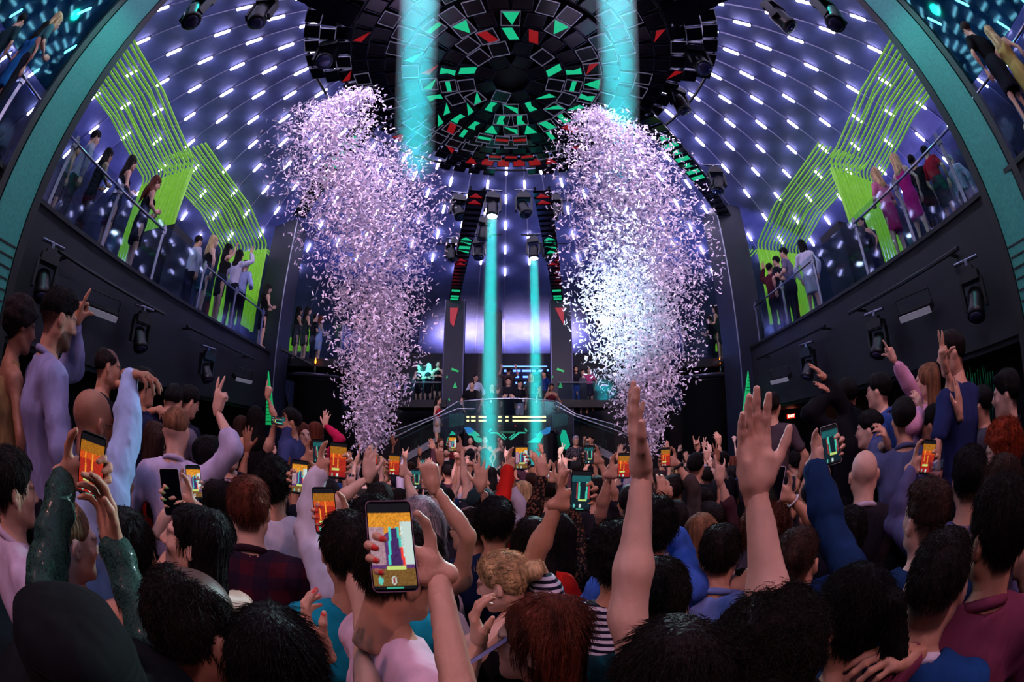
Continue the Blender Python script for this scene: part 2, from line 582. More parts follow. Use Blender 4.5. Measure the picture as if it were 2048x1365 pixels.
# ---- lime tube canopies over the balcony boxes
LIME = mat('lime_tube_lit', (120, 175, 60), 0.3, emit=0.38, ecol=(132, 205, 55), var=0.15, scale=8)
for s in (-1, 1):
    for bi, (ya, yb, yc, zb, zc, zbot, label) in enumerate([
            (1.3, 3.47, 5.32, 5.54, 5.10, 2.85, 'nearest'), (5.45, 8.43, 10.0, 5.74, 5.28, 2.6, 'middle'), (11.2, 14.4, 15.7, 5.7, 5.45, 3.2, 'farthest')]):
        can = thing('tube_canopy', 'canopy of bent lime green tubes over the %s %s balcony booth' % (label, SIDE[s]), 'canopy', (ex(s, yc, .6), yc, FL))
        O = Vector(can.location)
        nt = 14
        for k in range(nt):
            o_ = .55 + 1.9 * k / (nt - 1)
            lift = .015 * (k % 2)

            def q(y, z):
                return Vector((s * (6.0 - .55 + o_ + .14 * y), y, CZ + z)) - O
            dy = .12 * (k % 3)
            path = [q(ya, zb + lift), q(yb - dy - .12, zb + lift), q(yb - dy + .12, zb + lift - .04), q(yc - .10, zc + .06), q(yc - .015, zc - .02), q(yc, zc - .16), q(yc, zbot)]
            MB().tube(path, .026, 6).build('tube', LIME, can, True)
        # dense infill of the end wall
        for k in range(22):
            o_ = .55 + 1.9 * k / 21

            def q2(y, z):
                return Vector((s * (6.0 - .55 + o_ + .14 * y), y + .05, CZ + z)) - O
            MB().tube([q2(yc, zc - .12), q2(yc, zbot)], .043, 6).build('wall_tube', LIME, can, True)

# ---- third boxes beyond the pillars: short balconies with a drum-shaped ledge
for s in (-1, 1):
    sd = SIDE[s]
    x0, x1 = (5.0, 7.6)
    bb = thing('balcony_end_' + sd, 'short dark balcony beyond the %s pillar with glass rail' % sd, None, (s * x0, 11.4, CZ + 2.1), kind='structure')
    MB().box((s * 1.9, 2.2, -.12), (3.8, 4.4, .24)).build('floor_slab', BLACK, bb)
    MB().box((s * -.03, 2.2, .55), (.012, 4.3, 1.0)).build('glass_pane', GLASS, bb)
    MB().box((s * 1.2, 0, .55), (2.2, .012, 1.0)).build('glass_pane', GLASS, bb)
    for yy in (0, 1.4, 2.8, 4.2):
        MB().box((s * -.02, yy, .55), (.05, .05, 1.1)).build('rail_post', STEEL, bb)
    MB().tube([(s * -.02, 0, 1.06), (s * -.02, 4.3, 1.06)], .02, 6).build('handrail', STEEL, bb)
    MB().tube([(s * 2.0, -.7, .25), (s * .9, -.1, -.2)], .05, 6).build('brace', BLACK, bb)
    dr = thing('drum_ledge', 'round dark drum with a polished rim below the %s end balcony' % sd, 'ledge', (s * 5.95, 12.05, 0))
    MB().lathe([(.80, 0), (.80, CZ + 1.45), (.9, CZ + 1.47)], n=36).build('drum', BLACK, dr, True)
    MB().lathe([(.88, CZ + 1.47), (1.04, CZ + 1.54), (1.07, CZ + 1.6), (1.03, CZ + 1.63), (0.2, CZ + 1.64)], n=36).build('rim', mat('polished_dark_rim', (70, 66, 82), .25, .6), dr, True)
    fl = thing('sparkler_bottle', 'bottle with a small orange flame on the %s drum ledge' % sd, 'bottle', (s * 5.95 + .2, 11.3, CZ + 1.64))
    MB().lathe([(.035, 0), (.04, .02), (.04, .16), (.014, .22), (.014, .28)], n=12).build('bottle_body', mat('bottle_dark_glass', (24, 34, 26), .1), fl, True)
    MB().lathe([(.004, .28), (.03, .33), (.024, .38), (.003, .46)], n=10).build('flame', glow('orange_flame', (255, 120, 30), 6), fl, True)
    # green wedge light on the wall behind
    a, b, c = (aty(536, 742, 9.6), aty(531, 850, 9.6), aty(551, 850, 9.6)) if s < 0 else (aty(1497, 742, 9.6), aty(1482, 850, 9.6), aty(1505, 850, 9.6))
    wd = MB().extrude([a, b, c], (0, .05, 0)).build('wedge_light', glow('green_led_face', (20, 165, 90), 0.7))
    tag(wd, 'narrow tall green lit wedge on the wall by the %s pillar' % sd, 'light')
    for i in range(14):
        t = (i + 2) / 16
        p, q_ = a.lerp(b, t), a.lerp(c, t)
        MB().tube([p - Vector((0, .012, 0)), q_ - Vector((0, .012, 0))], .008, 4).build('louvre', BLACK, wd)

# ---- exit signs
for nm, (px, py), y, w_ in (('bright red EXIT sign on the wall beside the grey-shirted man', (1582, 833), 10.5, .27), ('small red EXIT sign on the dark wall behind the raised hands', (1540, 859), 11.6, .22)):
    c = aty(px, py, y)
    es = thing('exit_sign', nm, 'sign', c, rotz=-.45)
    MB().box((0, 0, 0), (w_, .05, w_ * .5)).build('housing', mat('exit_red_plate', (150, 14, 10), .5, emit=1.2, ecol=(255, 40, 15)), es)
    t = link('lettering', text_mesh('EXIT', w_ * .42, .004, glow('exit_letters', (255, 190, 150), 9)), es)
    t.location = (0, -.032, 0)
    t.rotation_euler = (math.pi / 2, 0, 0)
# hanging strands far right under the balcony, teal light put into their colour
cs = thing('beaded_curtain', 'curtain of shiny strands with teal light in their colour at the far right wall', 'curtain', aty(1990, 770, 2.5))
rc = random.Random(5)
STR = mat('strand_teal_lit_foil', (60, 190, 150), .2, .8)
b0 = Vector(cs.location)
for i in range(26):
    p = aty(1925 + i * 5, 740 + rc.uniform(-8, 8), 3.2) - b0
    MB().tube([p, p + Vector((0, 0, -.9 - rc.random() * .6))], .012, 4).build('strand', STR, cs)
# ================================================================== CHANDELIER, STAGE, FIXTURES
TILE = mat('panel_black_gloss', (16, 15, 22), 0.18, var=0.3, scale=4)
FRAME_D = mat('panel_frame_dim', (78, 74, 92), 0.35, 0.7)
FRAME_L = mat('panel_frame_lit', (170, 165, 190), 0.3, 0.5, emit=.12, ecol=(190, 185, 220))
GRN = glow('panel_green_led', (20, 175, 120), 1.0)
RED = glow('panel_red_led', (170, 20, 22), .5)
HD = 5.3
disc = thing('tile_chandelier', 'huge ring chandelier of square black panels with green and red lit graphics', 'chandelier', (-.02, DY, CZ + HD))
TS = .262
tile_me = withmat(MB().box((0, 0, .03), (TS, TS, .05)).mesh('panel'), TILE)


def frame_mesh(m):
    b = MB()
    h = TS / 2
    for a in (-1, 1):
        b.box((a * h, 0, -.002), (.008, TS + .008, .025)).box((0, a * h, -.002), (TS, .008, .025))
    return withmat(b.mesh('panel_frame'), m)


fr_d, fr_l = frame_mesh(FRAME_D), frame_mesh(FRAME_L)
h = TS / 2 - .012
SHAPES = [[(-h, -h * .3), (h, -h * .3), (h, h * .3), (-h, h * .3)], [(-h, -h), (h * .2, -h), (h, h), (-h * .2, h)], [(-h, h), (h, h), (-h * .2, -h)],
          [(-h, -h), (h, -h * .2), (h, h)], [(-h, -h), (-h * .3, -h), (-h * .3, h), (-h, h)], [(-h * .6, h), (h * .6, h), (h * .2, 0), (h * .5, -h), (-h * .4, -h)], [(-h, -h), (h, -h), (h, h), (-h, h)]]


def shape_mesh(pts, m):
    return withmat(MB().extrude([(a, b, -.004) for a, b in pts], (0, 0, .008)).mesh('lit_graphic'), m)


g_sh = [shape_mesh(p, GRN) for p in SHAPES]
r_sh = [shape_mesh(p, RED) for p in SHAPES]
rd = random.Random(11)
PITCHR = .295
npan = 0


def put_panel(M, lit, gi):
    global npan
    npan += 1
    t = shared('panel', tile_me, disc, M)
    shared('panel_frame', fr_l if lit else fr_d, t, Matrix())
    if gi is not None:
        shared('lit_graphic', gi, t, Matrix())


for r in range(1, 12):
    rad = .12 + PITCHR * r
    nn = max(8, int(round(2 * math.pi * rad / .335)))
    for k in range(nn):
        a = 2 * math.pi * (k + .5 * (r % 2)) / nn
        aw = math.degrees(math.atan2(math.sin(a), math.cos(a)))       # 0 = towards the stage
        if r > 9 and not (abs(aw) < 30 or abs(abs(aw) - 118) < 26):
            continue
        if r > 9 and abs(aw) < 8:
            continue
        z = .012 * r * r * .35 if r > 5 else 0
        M = Matrix.Translation((rad * math.sin(a), rad * math.cos(a), z)) @ Matrix.Rotation(-a, 4, 'Z') @ Matrix.Rotation(rd.uniform(-.05, .05), 4, 'Z') @ Matrix.Rotation(rd.uniform(-.06, .06), 4, 'X')
        gi = None
        qs = random.Random(r * 1000 + int(round(abs(aw) / 4)))
        q = qs.random()
        if r in (2, 3, 4) and q < .62:
            gi = qs.choice(g_sh[:6])
        elif r in (1, 5) and q < .22:
            gi = qs.choice(g_sh[:6])
        elif r == 6 and q < .16:
            gi = qs.choice(g_sh)
        elif r == 9 and 3 < abs(aw) < 13:
            gi = r_sh[6]
        elif r in (5, 8) and abs(aw) < 9:
            gi = r_sh[0]
        elif q > .95:
            gi = qs.choice(r_sh[1:4])
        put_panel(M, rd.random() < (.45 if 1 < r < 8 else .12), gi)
# carrying rings above the panels
fr = MB()
for r in range(1, 12, 2):
    rad = .12 + PITCHR * (r + .5)
    arc = np.linspace(0, 2 * math.pi, 49)
    fr.tube([(rad * math.sin(t), rad * math.cos(t), .16 + .0042 * r * r) for t in arc], .03, 5, cap=False)
for k in range(12):
    a = 2 * math.pi * k / 12
    fr.tube([(.3 * math.sin(a), .3 * math.cos(a), .2), (2.8 * math.sin(a), 2.8 * math.cos(a), .5)], .035, 5)
fr.lathe([(.1, 0.1), (.3, .12), (.34, .3), (.1, 2.35)], n=20)
fr.build('carrying_frame', BLACK, disc)
shade_ = MB().lathe([(2.75, .52), (2.3, .34), (1.5, .26), (.2, .24), (.1, .3), (1.5, .34), (2.3, .42), (2.75, .6)], n=48).build('backing_dish', mat('chandelier_backing', (10, 10, 15), .7), disc, True)

# ---- moving-head stage lamps
LENS_OFF = mat('lens_dark', (60, 60, 95), .08, .3)
LENS_ON = glow('lens_white_beam', (225, 245, 255), 40)
FIX = mat('fixture_black_plastic', (11, 11, 15), .35, var=.15)
FIXM = mat('fixture_metal', (120, 122, 140), .25, .9)
mh_base = withmat(MB().box((0, 0, 0), (.30, .22, .12)).box((0, 0, .09), (.16, .12, .08)).mesh('base'), FIX)
mh_clamp = withmat(MB().box((0, .0, .16), (.05, .05, .1)).tube([(-.2, 0, .2), (.2, 0, .2)], .025, 8).mesh('clamp'), FIXM)
mh_yoke = withmat(MB().box((-.17, 0, -.2), (.04, .12, .34)).box((.17, 0, -.2), (.04, .12, .34)).box((0, 0, -.055), (.34, .12, .04)).mesh('yoke'), FIX)
mh_head = withmat(MB().lathe([(.05, .17), (.11, .15), (.13, .05), (.125, -.08), (.14, -.12), (.14, -.19), (.12, -.2)], n=20).mesh('lamp_head', True), FIX)
mh_lens = {k: withmat(MB().lathe([(.115, -.198), (.08, -.215), (.01, -.222)], n=20).mesh('lens', True), m) for k, m in (('off', LENS_OFF), ('on', LENS_ON))}


def moving_head(p, label, aim=(0, 0, -1), on=False, rz=0.0, sc=1.0, group='moving head lamps'):
    o = thing('moving_head_lamp', label, 'stage lamp', p, group, rotz=rz)
    o.scale = (sc, sc, sc)
    shared('base', mh_base, o, Matrix())
    shared('clamp', mh_clamp, o, Matrix())
    shared('yoke', mh_yoke, o, Matrix())
    a = Matrix.Rotation(-rz, 3, 'Z') @ Vector(aim)
    q = (-a).normalized().to_track_quat('Z', 'Y').to_matrix().to_4x4()
    hd = shared('lamp_head', mh_head, o, Matrix.Translation((0, 0, -.3)) @ q)
    shared('lens', mh_lens['on' if on else 'off'], hd, Matrix())
    return o


def bar_light(p, label, rz, tilt):
    o = thing('bar_light', label, 'stage lamp', p, 'bar lights on the balcony fronts', rotz=rz)
    M = Matrix.Rotation(tilt, 4, 'X')
    for nm, b, m in (('bracket', MB().tube([(-.32, 0, .0), (-.32, .05, .22), (.32, .05, .22), (.32, 0, 0)], .012, 5), FIX), ('housing', MB().box((0, 0, 0), (.62, .16, .1)), FIX),
                     ('lens_strip', MB().box((0, -.085, -.02), (.58, .03, .09)), mat('bar_lens', (150, 150, 165), .3, .1, emit=.22))):
        shared(nm, withmat(b.mesh(nm), m), o, M)
    return o


for s in (-1, 1):
    sd = SIDE[s]
    rail = thing('lamp_rail', 'black pipe carrying lamps along the %s balcony front' % sd, 'rail', (ex(s, 5, -.3), 5, CZ + 1.62))
    for ya, yb in ((2.2, 5.0), (5.8, 9.0)):
        MB().tube([(ex(s, ya, -.3) - ex(s, 5, -.3), ya - 5, 0), (ex(s, yb, -.3) - ex(s, 5, -.3), yb - 5, 0)], .03, 6).build('pipe', FIX, rail)
        for y in (ya + .2, yb - .2):
            MB().box((ex(s, y, -.15) - ex(s, 5, -.3), y - 5, 0), (.34, .04, .04)).build('bracket', FIX, rail)
for s, i, px, py in ((-1, 0, 98, 520), (-1, 1, 285, 640), (-1, 2, 415, 715), (1, 0, 1940, 555), (1, 1, 1752, 650), (1, 2, 1615, 708)):
    a, b = EDGE[s]
    p = atl(px, py, s * (a - .32), s * b)
    moving_head(p, 'black moving head lamp on the %s balcony front, %s from the stage' % (SIDE[s], ('farthest', 'second', 'nearest')[i]), aim=(-s * .5, 0, -.9), rz=s * -1.4, group='balcony front lamps')
for s, i, px, py in ((-1, 0, 203, 622), (-1, 1, 485, 757), (1, 0, 1832, 622), (1, 1, 1562, 757)):
    a, b = EDGE[s]
    bar_light(atl(px, py, s * (a - .32), s * b), 'slim bar light with pale lens on the %s balcony front, %s the stage' % (SIDE[s], ('away from', 'towards')[i]), s * -1.42, .5)

# ---- arms from the chandelier: two to the stage towers, two to the pillars
ARMT = withmat(MB().box((0, 0, 0), (.40, .34, .05)).mesh('panel'), TILE)


def arm(label, pa, pb, sag, lit, npan_=24, wide=1):
    pa, pb = Vector(pa), Vector(pb)
    o = thing('truss_arm', label, 'truss', pa)
    d = pb - pa
    sidev = d.cross(Vector((0, 0, 1))).normalized()

    def f(t):
        return d * t + Vector((0, 0, sag * math.sin(math.pi * t)))
    ts = np.linspace(0, 1, 15)
    for q in (-.16, .16):
        MB().tube([f(t) + sidev * q + Vector((0, 0, .12)) for t in ts], .03, 6).build('chord', BLACK, o)
    lac = MB()
    for i in range(14):
        lac.tube([f(ts[i]) + sidev * (-.16 if i % 2 else .16) + Vector((0, 0, .12)), f(ts[i + 1]) + sidev * (.16 if i % 2 else -.16) + Vector((0, 0, .12))], .015, 4)
    lac.build('lacing', BLACK, o)
    for i in range(npan_):
        t = (i + .5) / npan_
        p = f(t)
        tg = (f(min(1, t + .02)) - f(max(0, t - .02))).normalized()
        up = sidev.cross(tg)
        M = basis(sidev, tg, up, p + Vector((0, 0, .02))) @ Matrix.Rotation(.10 * (1 if d.y > 0 else -1), 4, 'X')
        pn = shared('panel', ARMT, o, M)
        for (a, b, gm) in lit:
            if a <= t < b:
                shared('lit_graphic', gm[rd.randrange(len(gm))], pn, Matrix.Translation((0, 0, -.028)) @ Matrix.Diagonal((1.3, 1.0, 1, 1)))
    return o


TOW = {-1: aty(908, 606, 15.6), 1: aty(1116, 606, 15.6)}
for s in (-1, 1):
    st = atz(955 if s < 0 else 1084, 384, HD - .1)
    arm('black truss arm with green and red panels reaching to the %s stage tower' % SIDE[s], st, TOW[s] + Vector((0, 0, .1)), .1,
        [(.0, .06, [r_sh[2], r_sh[6]]), (.30, .46, [g_sh[2], g_sh[3], g_sh[6]]), (.50, .56, [r_sh[2]]), (.84, .88, [g_sh[6]]), (.93, 1.0, [g_sh[6]])], 26)
    arm('black truss arm with teal panels reaching to the %s pillar' % SIDE[s], atz(748 if s < 0 else 1288, 236, HD), (s * 6.4, 10.0, CZ + 6.1), .15,
        [(.12, .55, [g_sh[6], g_sh[5]])], 16)
    arm('black truss arm with dark panels reaching back over the crowd at the %s' % SIDE[s], (s * 2.3, 3.2, CZ + HD + .2), (s * 4.9, .9, CZ + 6.2), .1, [], 14)
for i, (px, py, d, on, lb) in enumerate([
        (985, 395, 11.0, True, 'lit moving head lamp hanging left of the dome centre line throwing a teal beam'),
        (1047, 395, 11.0, False, 'unlit moving head lamp hanging beside the upper right truss arm'),
        (1067, 483, 13.0, True, 'lower lit moving head lamp near the right truss arm throwing a teal beam'),
        (968, 445, 12.0, False, 'unlit moving head lamp hanging just inside the left truss arm'),
        (958, 485, 13.2, False, 'small moving head lamp low on the left truss arm'),
        (918, 400, 11.0, False, 'dark moving head lamp outside the left truss arm by the confetti'),
        (905, 488, 13.0, False, 'dark moving head lamp low outside the left truss arm'),
        (1108, 400, 11.0, False, 'dark moving head lamp outside the right truss arm by the confetti'),
        (1098, 488, 13.0, False, 'dark moving head lamp low outside the right truss arm'),
        (660, 95, 7.2, False, 'moving head lamp on the left arm above the left confetti plume'),
        (1390, 105, 7.2, False, 'moving head lamp on the right arm above the right confetti plume'),
        (1352, 185, 8.0, False, 'moving head lamp on the right arm just below another'),
        (1430, 345, 11.0, False, 'moving head lamp on top of the right blue pillar'),
        (408, 3, 6.2, False, 'moving head lamp hanging at the top edge left of the chandelier'),
        (1645, 8, 6.2, False, 'moving head lamp hanging at the top edge right of the chandelier'),
        (535, 8, 6.6, False, 'moving head lamp at the top edge beside the left arm'),
        (1545, 15, 6.6, False, 'moving head lamp at the top edge beside the right arm')]):
    p = at(px, py, d)
    moving_head(p, lb, aim=(0, 0, -1) if on else (rd.uniform(-.5, .5), rd.uniform(-.6, .2), -1), on=on, rz=rd.uniform(-.4, .4), sc=1.15 if d > 9 else 1.0)
    if on:
        area('beam_lamp', p + Vector((0, 0, -.62)), p + Vector((0, 0, -6)), 26, (.005, .70, .70), (.28, .28), 2.5, True)
for px, py, ln in ((905, 400, .9), (900, 487, .8), (985, 470, .5), (1110, 400, .9), (1105, 487, .8), (1060, 470, .5)):
    c = at(px, py, 12)
    b = thing('lamp_bar', 'thin lamp crossbar on the %s truss arm, %s' % ('left' if px < 1013 else 'right', 'upper' if py < 420 else ('outer lower' if px in (900, 1105) else 'inner lower')), 'bar', c)
    MB().tube([(-ln / 2, 0, 0), (ln / 2, 0, 0)], .02, 6).build('pipe', FIX, b)
    MB().box((0, 0, .06), (.06, .06, .12)).build('clamp', FIXM, b)

# teal haze columns where the big beams cut through the smoke
def haze_beam(label, pa, pb, ra, rb, col, dens):
    m = bpy.data.materials.new('haze_in_beam')
    m.use_nodes = True
    N, L = m.node_tree.nodes, m.node_tree.links
    N.remove(N['Principled BSDF'])
    vs = N.new('ShaderNodeVolumeScatter')
    vs.inputs['Color'].default_value = (1, 1, 1, 1)
    vs.inputs['Density'].default_value = dens
    L.new(vs.outputs[0], N['Material Output'].inputs['Volume'])
    pa, pb = Vector(pa), Vector(pb)
    o = MB().tube([(0, 0, 0), pb - pa], [ra, rb], 20).build('beam_haze', m, None, True)
    o.location = pa
    return tag(o, label, 'haze', kind='stuff')


for (px, py, d, lb, e) in ((985, 424, 11.0, 'teal light beam in smoke falling from the left lit lamp', 9000), (1067, 512, 13.0, 'teal light beam in smoke falling from the lower right lit lamp', 9000)):
    p = at(px, py, d)
    q = Vector((p.x * 1.0, p.y, CZ - .9))
    haze_beam(lb, p, q, .17, .36, None, .22)
for s, (xa, ya_), (xb, yb_) in ((-1, (845, -60), (830, 275)), (1, (1228, -60), (1238, 290))):
    a, b = at(xa, ya_, 5.2), at(xb, yb_, 6.6)
    lp = a + (a - b).normalized() * 1.2
    dv = (b - a).normalized()
    moving_head(lp + Vector((0, 0, .3)) - dv * .3, 'lit moving head lamp above the frame throwing the %s broad teal beam' % SIDE[s], aim=dv, on=True)
    area('broad_beam_lamp', lp, b, 44, (.005, .66, .78), (.40, .40), 4, True)
    haze_beam('broad teal light beam in smoke crossing the %s of the chandelier' % SIDE[s], a, b + (b - a).normalized() * .8, .23, .34, None, .085)
spot('blinder', at(1207, 650, 8.9), at(1228, 630, 5.0), 4000, (.60, .95, 1.0), 34, 1.0, .15)
spot('plume_front_fill', (1.1, 1.2, CZ + 4.7), at(1222, 640, 5.9), 4200, (.55, .95, 1.0), 15, 1.0, .1)  # added front lamp that brightens the core of the right plume
moving_head(at(1205, 625, 9.9), 'bright white blinder lamp behind the right confetti plume', aim=(0, -1, .2), on=True)

# ---- stage: towers, booth, stairs, glass rails
RFACE = glow('tower_red_face', (165, 30, 36), .55)
GTRI = glow('green_triangle', (24, 160, 85), .8)
BLUEL = glow('blue_strip', (70, 110, 255), 5)
for s in (-1, 1):
    sd = SIDE[s]
    xs = (892, 930) if s < 0 else (1100, 1140)
    a, b = aty(xs[0], 600, 15.6).x, aty(xs[1], 600, 15.6).x
    tw = thing('stage_tower', 'dark %s stage tower with a red lit face and green marks' % sd, 'tower', ((a + b) / 2, 15.8, 0))
    hz = aty(1000, 600, 15.6).z
    MB().box((0, 0, hz / 2), (b - a, .5, hz)).build('shaft', SLATE, tw)
    for q in (-1, 1):
        MB().box((q * (b - a) / 2, -.26, hz / 2), (.03, .03, hz)).build('edge_strip', mat('edge_strip_grey', (82, 84, 120), .3, .5), tw)
    pts = [aty(x, y, 15.5) for x, y in (((900, 616), (917, 616), (907, 654), (900, 645)) if s < 0 else ((1110, 616), (1128, 616), (1128, 650), (1122, 640)))]
    MB().extrude([p - Vector(tw.location) for p in pts], (0, .03, 0)).build('red_face', RFACE, tw)
    cx = 910 if s < 0 else 1121
    for tri in (((cx - 4, 776), (cx + 4, 776), (cx, 764)), ((cx - 18, 757), (cx - 14, 755), (cx - 16, 751)), ((cx - 14, 800), (cx - 10, 802), (cx - 12, 796)), ((cx - 8, 740), (cx + 6, 745), (cx + 8, 742), (cx - 6, 736))):
        MB().extrude([aty(x, y, 15.5) - Vector(tw.location) for x, y in tri], (0, .03, 0)).build('green_mark', GTRI, tw)
# backdrop between the towers
bk = MB()
bk.extrude([aty(700, 706, 18.0), aty(1330, 706, 18.0), aty(1330, 730, 18.0), aty(700, 730, 18.0)], (0, .2, 0))
tag(bk.build('beam_back', DARK), 'dark beam under the lit dome behind the stage', kind='structure')
tag(MB().extrude([aty(968, 622, 16.8), aty(1004, 622, 16.8), aty(1004, 880, 16.8), aty(968, 880, 16.8)], (0, .4, 0)).build('pillar_stage', SLATE), 'dark pillar behind the teal beam at centre stage', kind='structure')
wb = MB().extrude([aty(700, 730, 18.0), aty(1330, 730, 18.0), aty(1330, 960, 18.0), aty(700, 960, 18.0)], (0, .2, 0))
tag(wb.build('wall_back', BLACK), 'black wall at the back of the stage', kind='structure')
bb = thing('back_bar', 'back bar with rows of blue lit shelves behind the stage', 'bar', aty(1050, 800, 17.6))
O = Vector(bb.location)
for (xa, xb, y) in ((1005, 1094, 733), (1008, 1020, 742), (1026, 1041, 742), (1044, 1062, 742), (1064, 1071, 742), (1077, 1086, 742), (1094, 1097, 741), (1007, 1011, 754), (1030, 1038, 754), (1046, 1056, 754), (1031, 1036, 766), (1048, 1053, 766)):
    hh = .8 if y == 733 else 1.8
    MB().extrude([aty(xa, y - hh, 17.5) - O, aty(xb, y - hh, 17.5) - O, aty(xb, y + hh, 17.5) - O, aty(xa, y + hh, 17.5) - O], (0, .06, 0)).build('light_strip', BLUEL, bb)
for y in (738, 748, 759, 770):
    MB().extrude([aty(1003, y, 17.6) - O, aty(1097, y, 17.6) - O, aty(1097, y + 1.5, 17.6) - O, aty(1003, y + 1.5, 17.6) - O], (0, .25, 0)).build('shelf', DARK, bb)

YB = 12.6
booth = thing('dj_booth', 'angular black booth with green and blue lit graphics on its front', 'booth', aty(1017, 905, YB) * 1.0)
booth.location.z = 0
O = Vector(booth.location)


def booth_q(pts, y, th, m, nm, lab=None):
    return MB().extrude([aty(a, b, y) - O for a, b in pts], (0, th, 0)).build(nm, m, booth)


def down(p):
    return Vector((p.x, p.y, 0))


tl, tr = aty(928, 862, YB), aty(1106, 862, YB)
ll, lr = aty(868, 908, YB + .7), aty(1168, 908, YB + .7)
MB().hexa([down(tl) - O, down(tr) - O, tr - O, tl - O], [p - O + Vector((0, .12, 0)) for p in (down(tl), down(tr), tr, tl)]).build('front_panel', TILE, booth)
MB().hexa([down(ll) - O, down(tl) - O, tl - O, ll - O], [p - O + Vector((.02, .12, 0)) for p in (down(ll), down(tl), tl, ll)]).build('side_panel', TILE, booth)
MB().hexa([down(tr) - O, down(lr) - O, lr - O, tr - O], [p - O + Vector((-.02, .12, 0)) for p in (down(tr), down(lr), lr, tr)]).build('side_panel', TILE, booth)
MB().extrude([tl - O, tr - O, lr - O + Vector((0, .6, 0)), ll - O + Vector((0, .6, 0))], (0, 0, -.08)).build('top_ledge', BLACK, booth)
z5 = lambda pts: [(800 + a / 5.12, 680 + b / 5.12) for a, b in pts]
TEALG = glow('graphic_teal', (20, 165, 130), .8)
BLUG = glow('graphic_blue', (24, 110, 165), .7)
for pts, m in (([(655, 900), (710, 893), (760, 930), (740, 960), (690, 965)], BLUG), ([(690, 965), (760, 930), (812, 968), (818, 985), (780, 990), (845, 1015), (910, 1050), (790, 1055)], TEALG),
               ([(1550, 890), (1500, 900), (1430, 945), (1470, 975), (1530, 960)], BLUG), ([(1470, 975), (1430, 945), (1395, 985), (1420, 1000), (1380, 1005), (1300, 1055), (1430, 1055)], TEALG),
               ([(905, 940), (930, 908), (935, 920), (920, 945)], TEALG), ([(1310, 935), (1280, 905), (1278, 920), (1295, 945)], TEALG),
               ([(920, 950), (1000, 945), (1085, 1022), (1065, 1026), (985, 960), (925, 960)], TEALG), ([(1290, 948), (1210, 945), (1120, 1022), (1145, 1026), (1225, 960), (1285, 960)], TEALG),
               ([(1015, 938), (1190, 938), (1175, 958), (1030, 958)], mat('graphic_green_dim', (16, 90, 60), .4, emit=.35, ecol=(16, 110, 70))),
               ([(1035, 962), (1050, 962), (1095, 1005), (1085, 1010)], TEALG), ([(1180, 962), (1165, 962), (1112, 1005), (1120, 1010)], TEALG)):
    booth_q(z5(pts), YB - .03, .03, m, 'lit_graphic')
booth_q(z5([(1012, 876), (1032, 876), (1032, 886), (1012, 886)]), YB - .02, .02, RED, 'lit_graphic')
booth_q(z5([(1172, 876), (1192, 876), (1192, 886), (1172, 886)]), YB - .02, .02, RED, 'lit_graphic')


def on_plane(px, py, A, B):
    """the pixel's place on the vertical plane through A and B"""
    n_ = Vector((-(B.y - A.y), B.x - A.x, 0))
    v = ray(px, py)
    t = n_.dot(A - Vector((0, 0, CZ))) / n_.dot(v)
    return v * t + Vector((0, 0, CZ)) - n_.normalized() * (.03 if n_.y < 0 else -.03) * -1


for A, B, pts in ((ll, tl, [(540, 935), (575, 960), (575, 1000), (505, 1090), (478, 1080), (500, 1000)]), (tr, lr, [(1630, 990), (1655, 925), (1690, 930), (1735, 1080), (1720, 1100), (1728, 1140), (1650, 1105)])):
    MB().extrude([on_plane(a, b, A, B) - O + Vector((0, -.05, 0)) for a, b in z5(pts)], (0, .02, 0)).build('lit_graphic', TEALG, booth)
YEL = glow('warm_led_bar', (255, 235, 165), 2.0)
plat = thing('stage_platform', 'raised dark stage platform behind the booth with warm lit bars', 'platform', (O.x, 13.4, 0))
PO = Vector(plat.location)
zt = aty(1017, 846, 13.3).z
MB().extrude([(aty(905, 846, 13.2).x - PO.x, -.2, 0), (aty(1130, 846, 13.2).x - PO.x, -.2, 0), (aty(1130, 846, 13.2).x - PO.x, 3.4, 0), (aty(905, 846, 13.2).x - PO.x, 3.4, 0)], (0, 0, zt - .45)).build('deck', BLACK, plat)
for (xa, xb) in ((933, 938), (942, 951), (957, 973), (996, 1003), (1011, 1017), (1025, 1092)):
    for y in (834.5, 842):
        MB().extrude([aty(xa, y - 2, 13.15) - PO, aty(xb, y - 2, 13.15) - PO, aty(xb, y + 1.6, 13.15) - PO, aty(xa, y + 1.6, 13.15) - PO], (0, .03, 0)).build('light_bar', YEL, plat)
MB().extrude([aty(928, 830, 13.2) - PO, aty(1096, 830, 13.2) - PO, aty(1096, 862, 13.2) - PO, aty(928, 862, 13.2) - PO], (0, .05, 0)).build('riser', BLACK, plat)
WOODG = mat('grey_green_timber', (70, 120, 108), .6, var=.3, scale=9, stretch=(6, 6, .6))
for xa, xb in ((898, 928), (1106, 1135)):
    MB().extrude([aty(xa, 828, 13.1) - PO, aty(xb, 828, 13.1) - PO, aty(xb, 850, 13.1) - PO, aty(xa, 856, 13.1) - PO], (0, .1, 0)).build('side_block', WOODG, plat)
gr = thing('glass_balustrade', 'curved glass balustrade with steel rails round the stage', 'balustrade', (PO.x, 13.0, 0))
GO = Vector(gr.location)
RAILM = mat('rail_polished_glow', (210, 205, 225), .2, .9, emit=.12, ecol=(180, 175, 210))  # faint glow put into the polished steel; the rails are no lamps
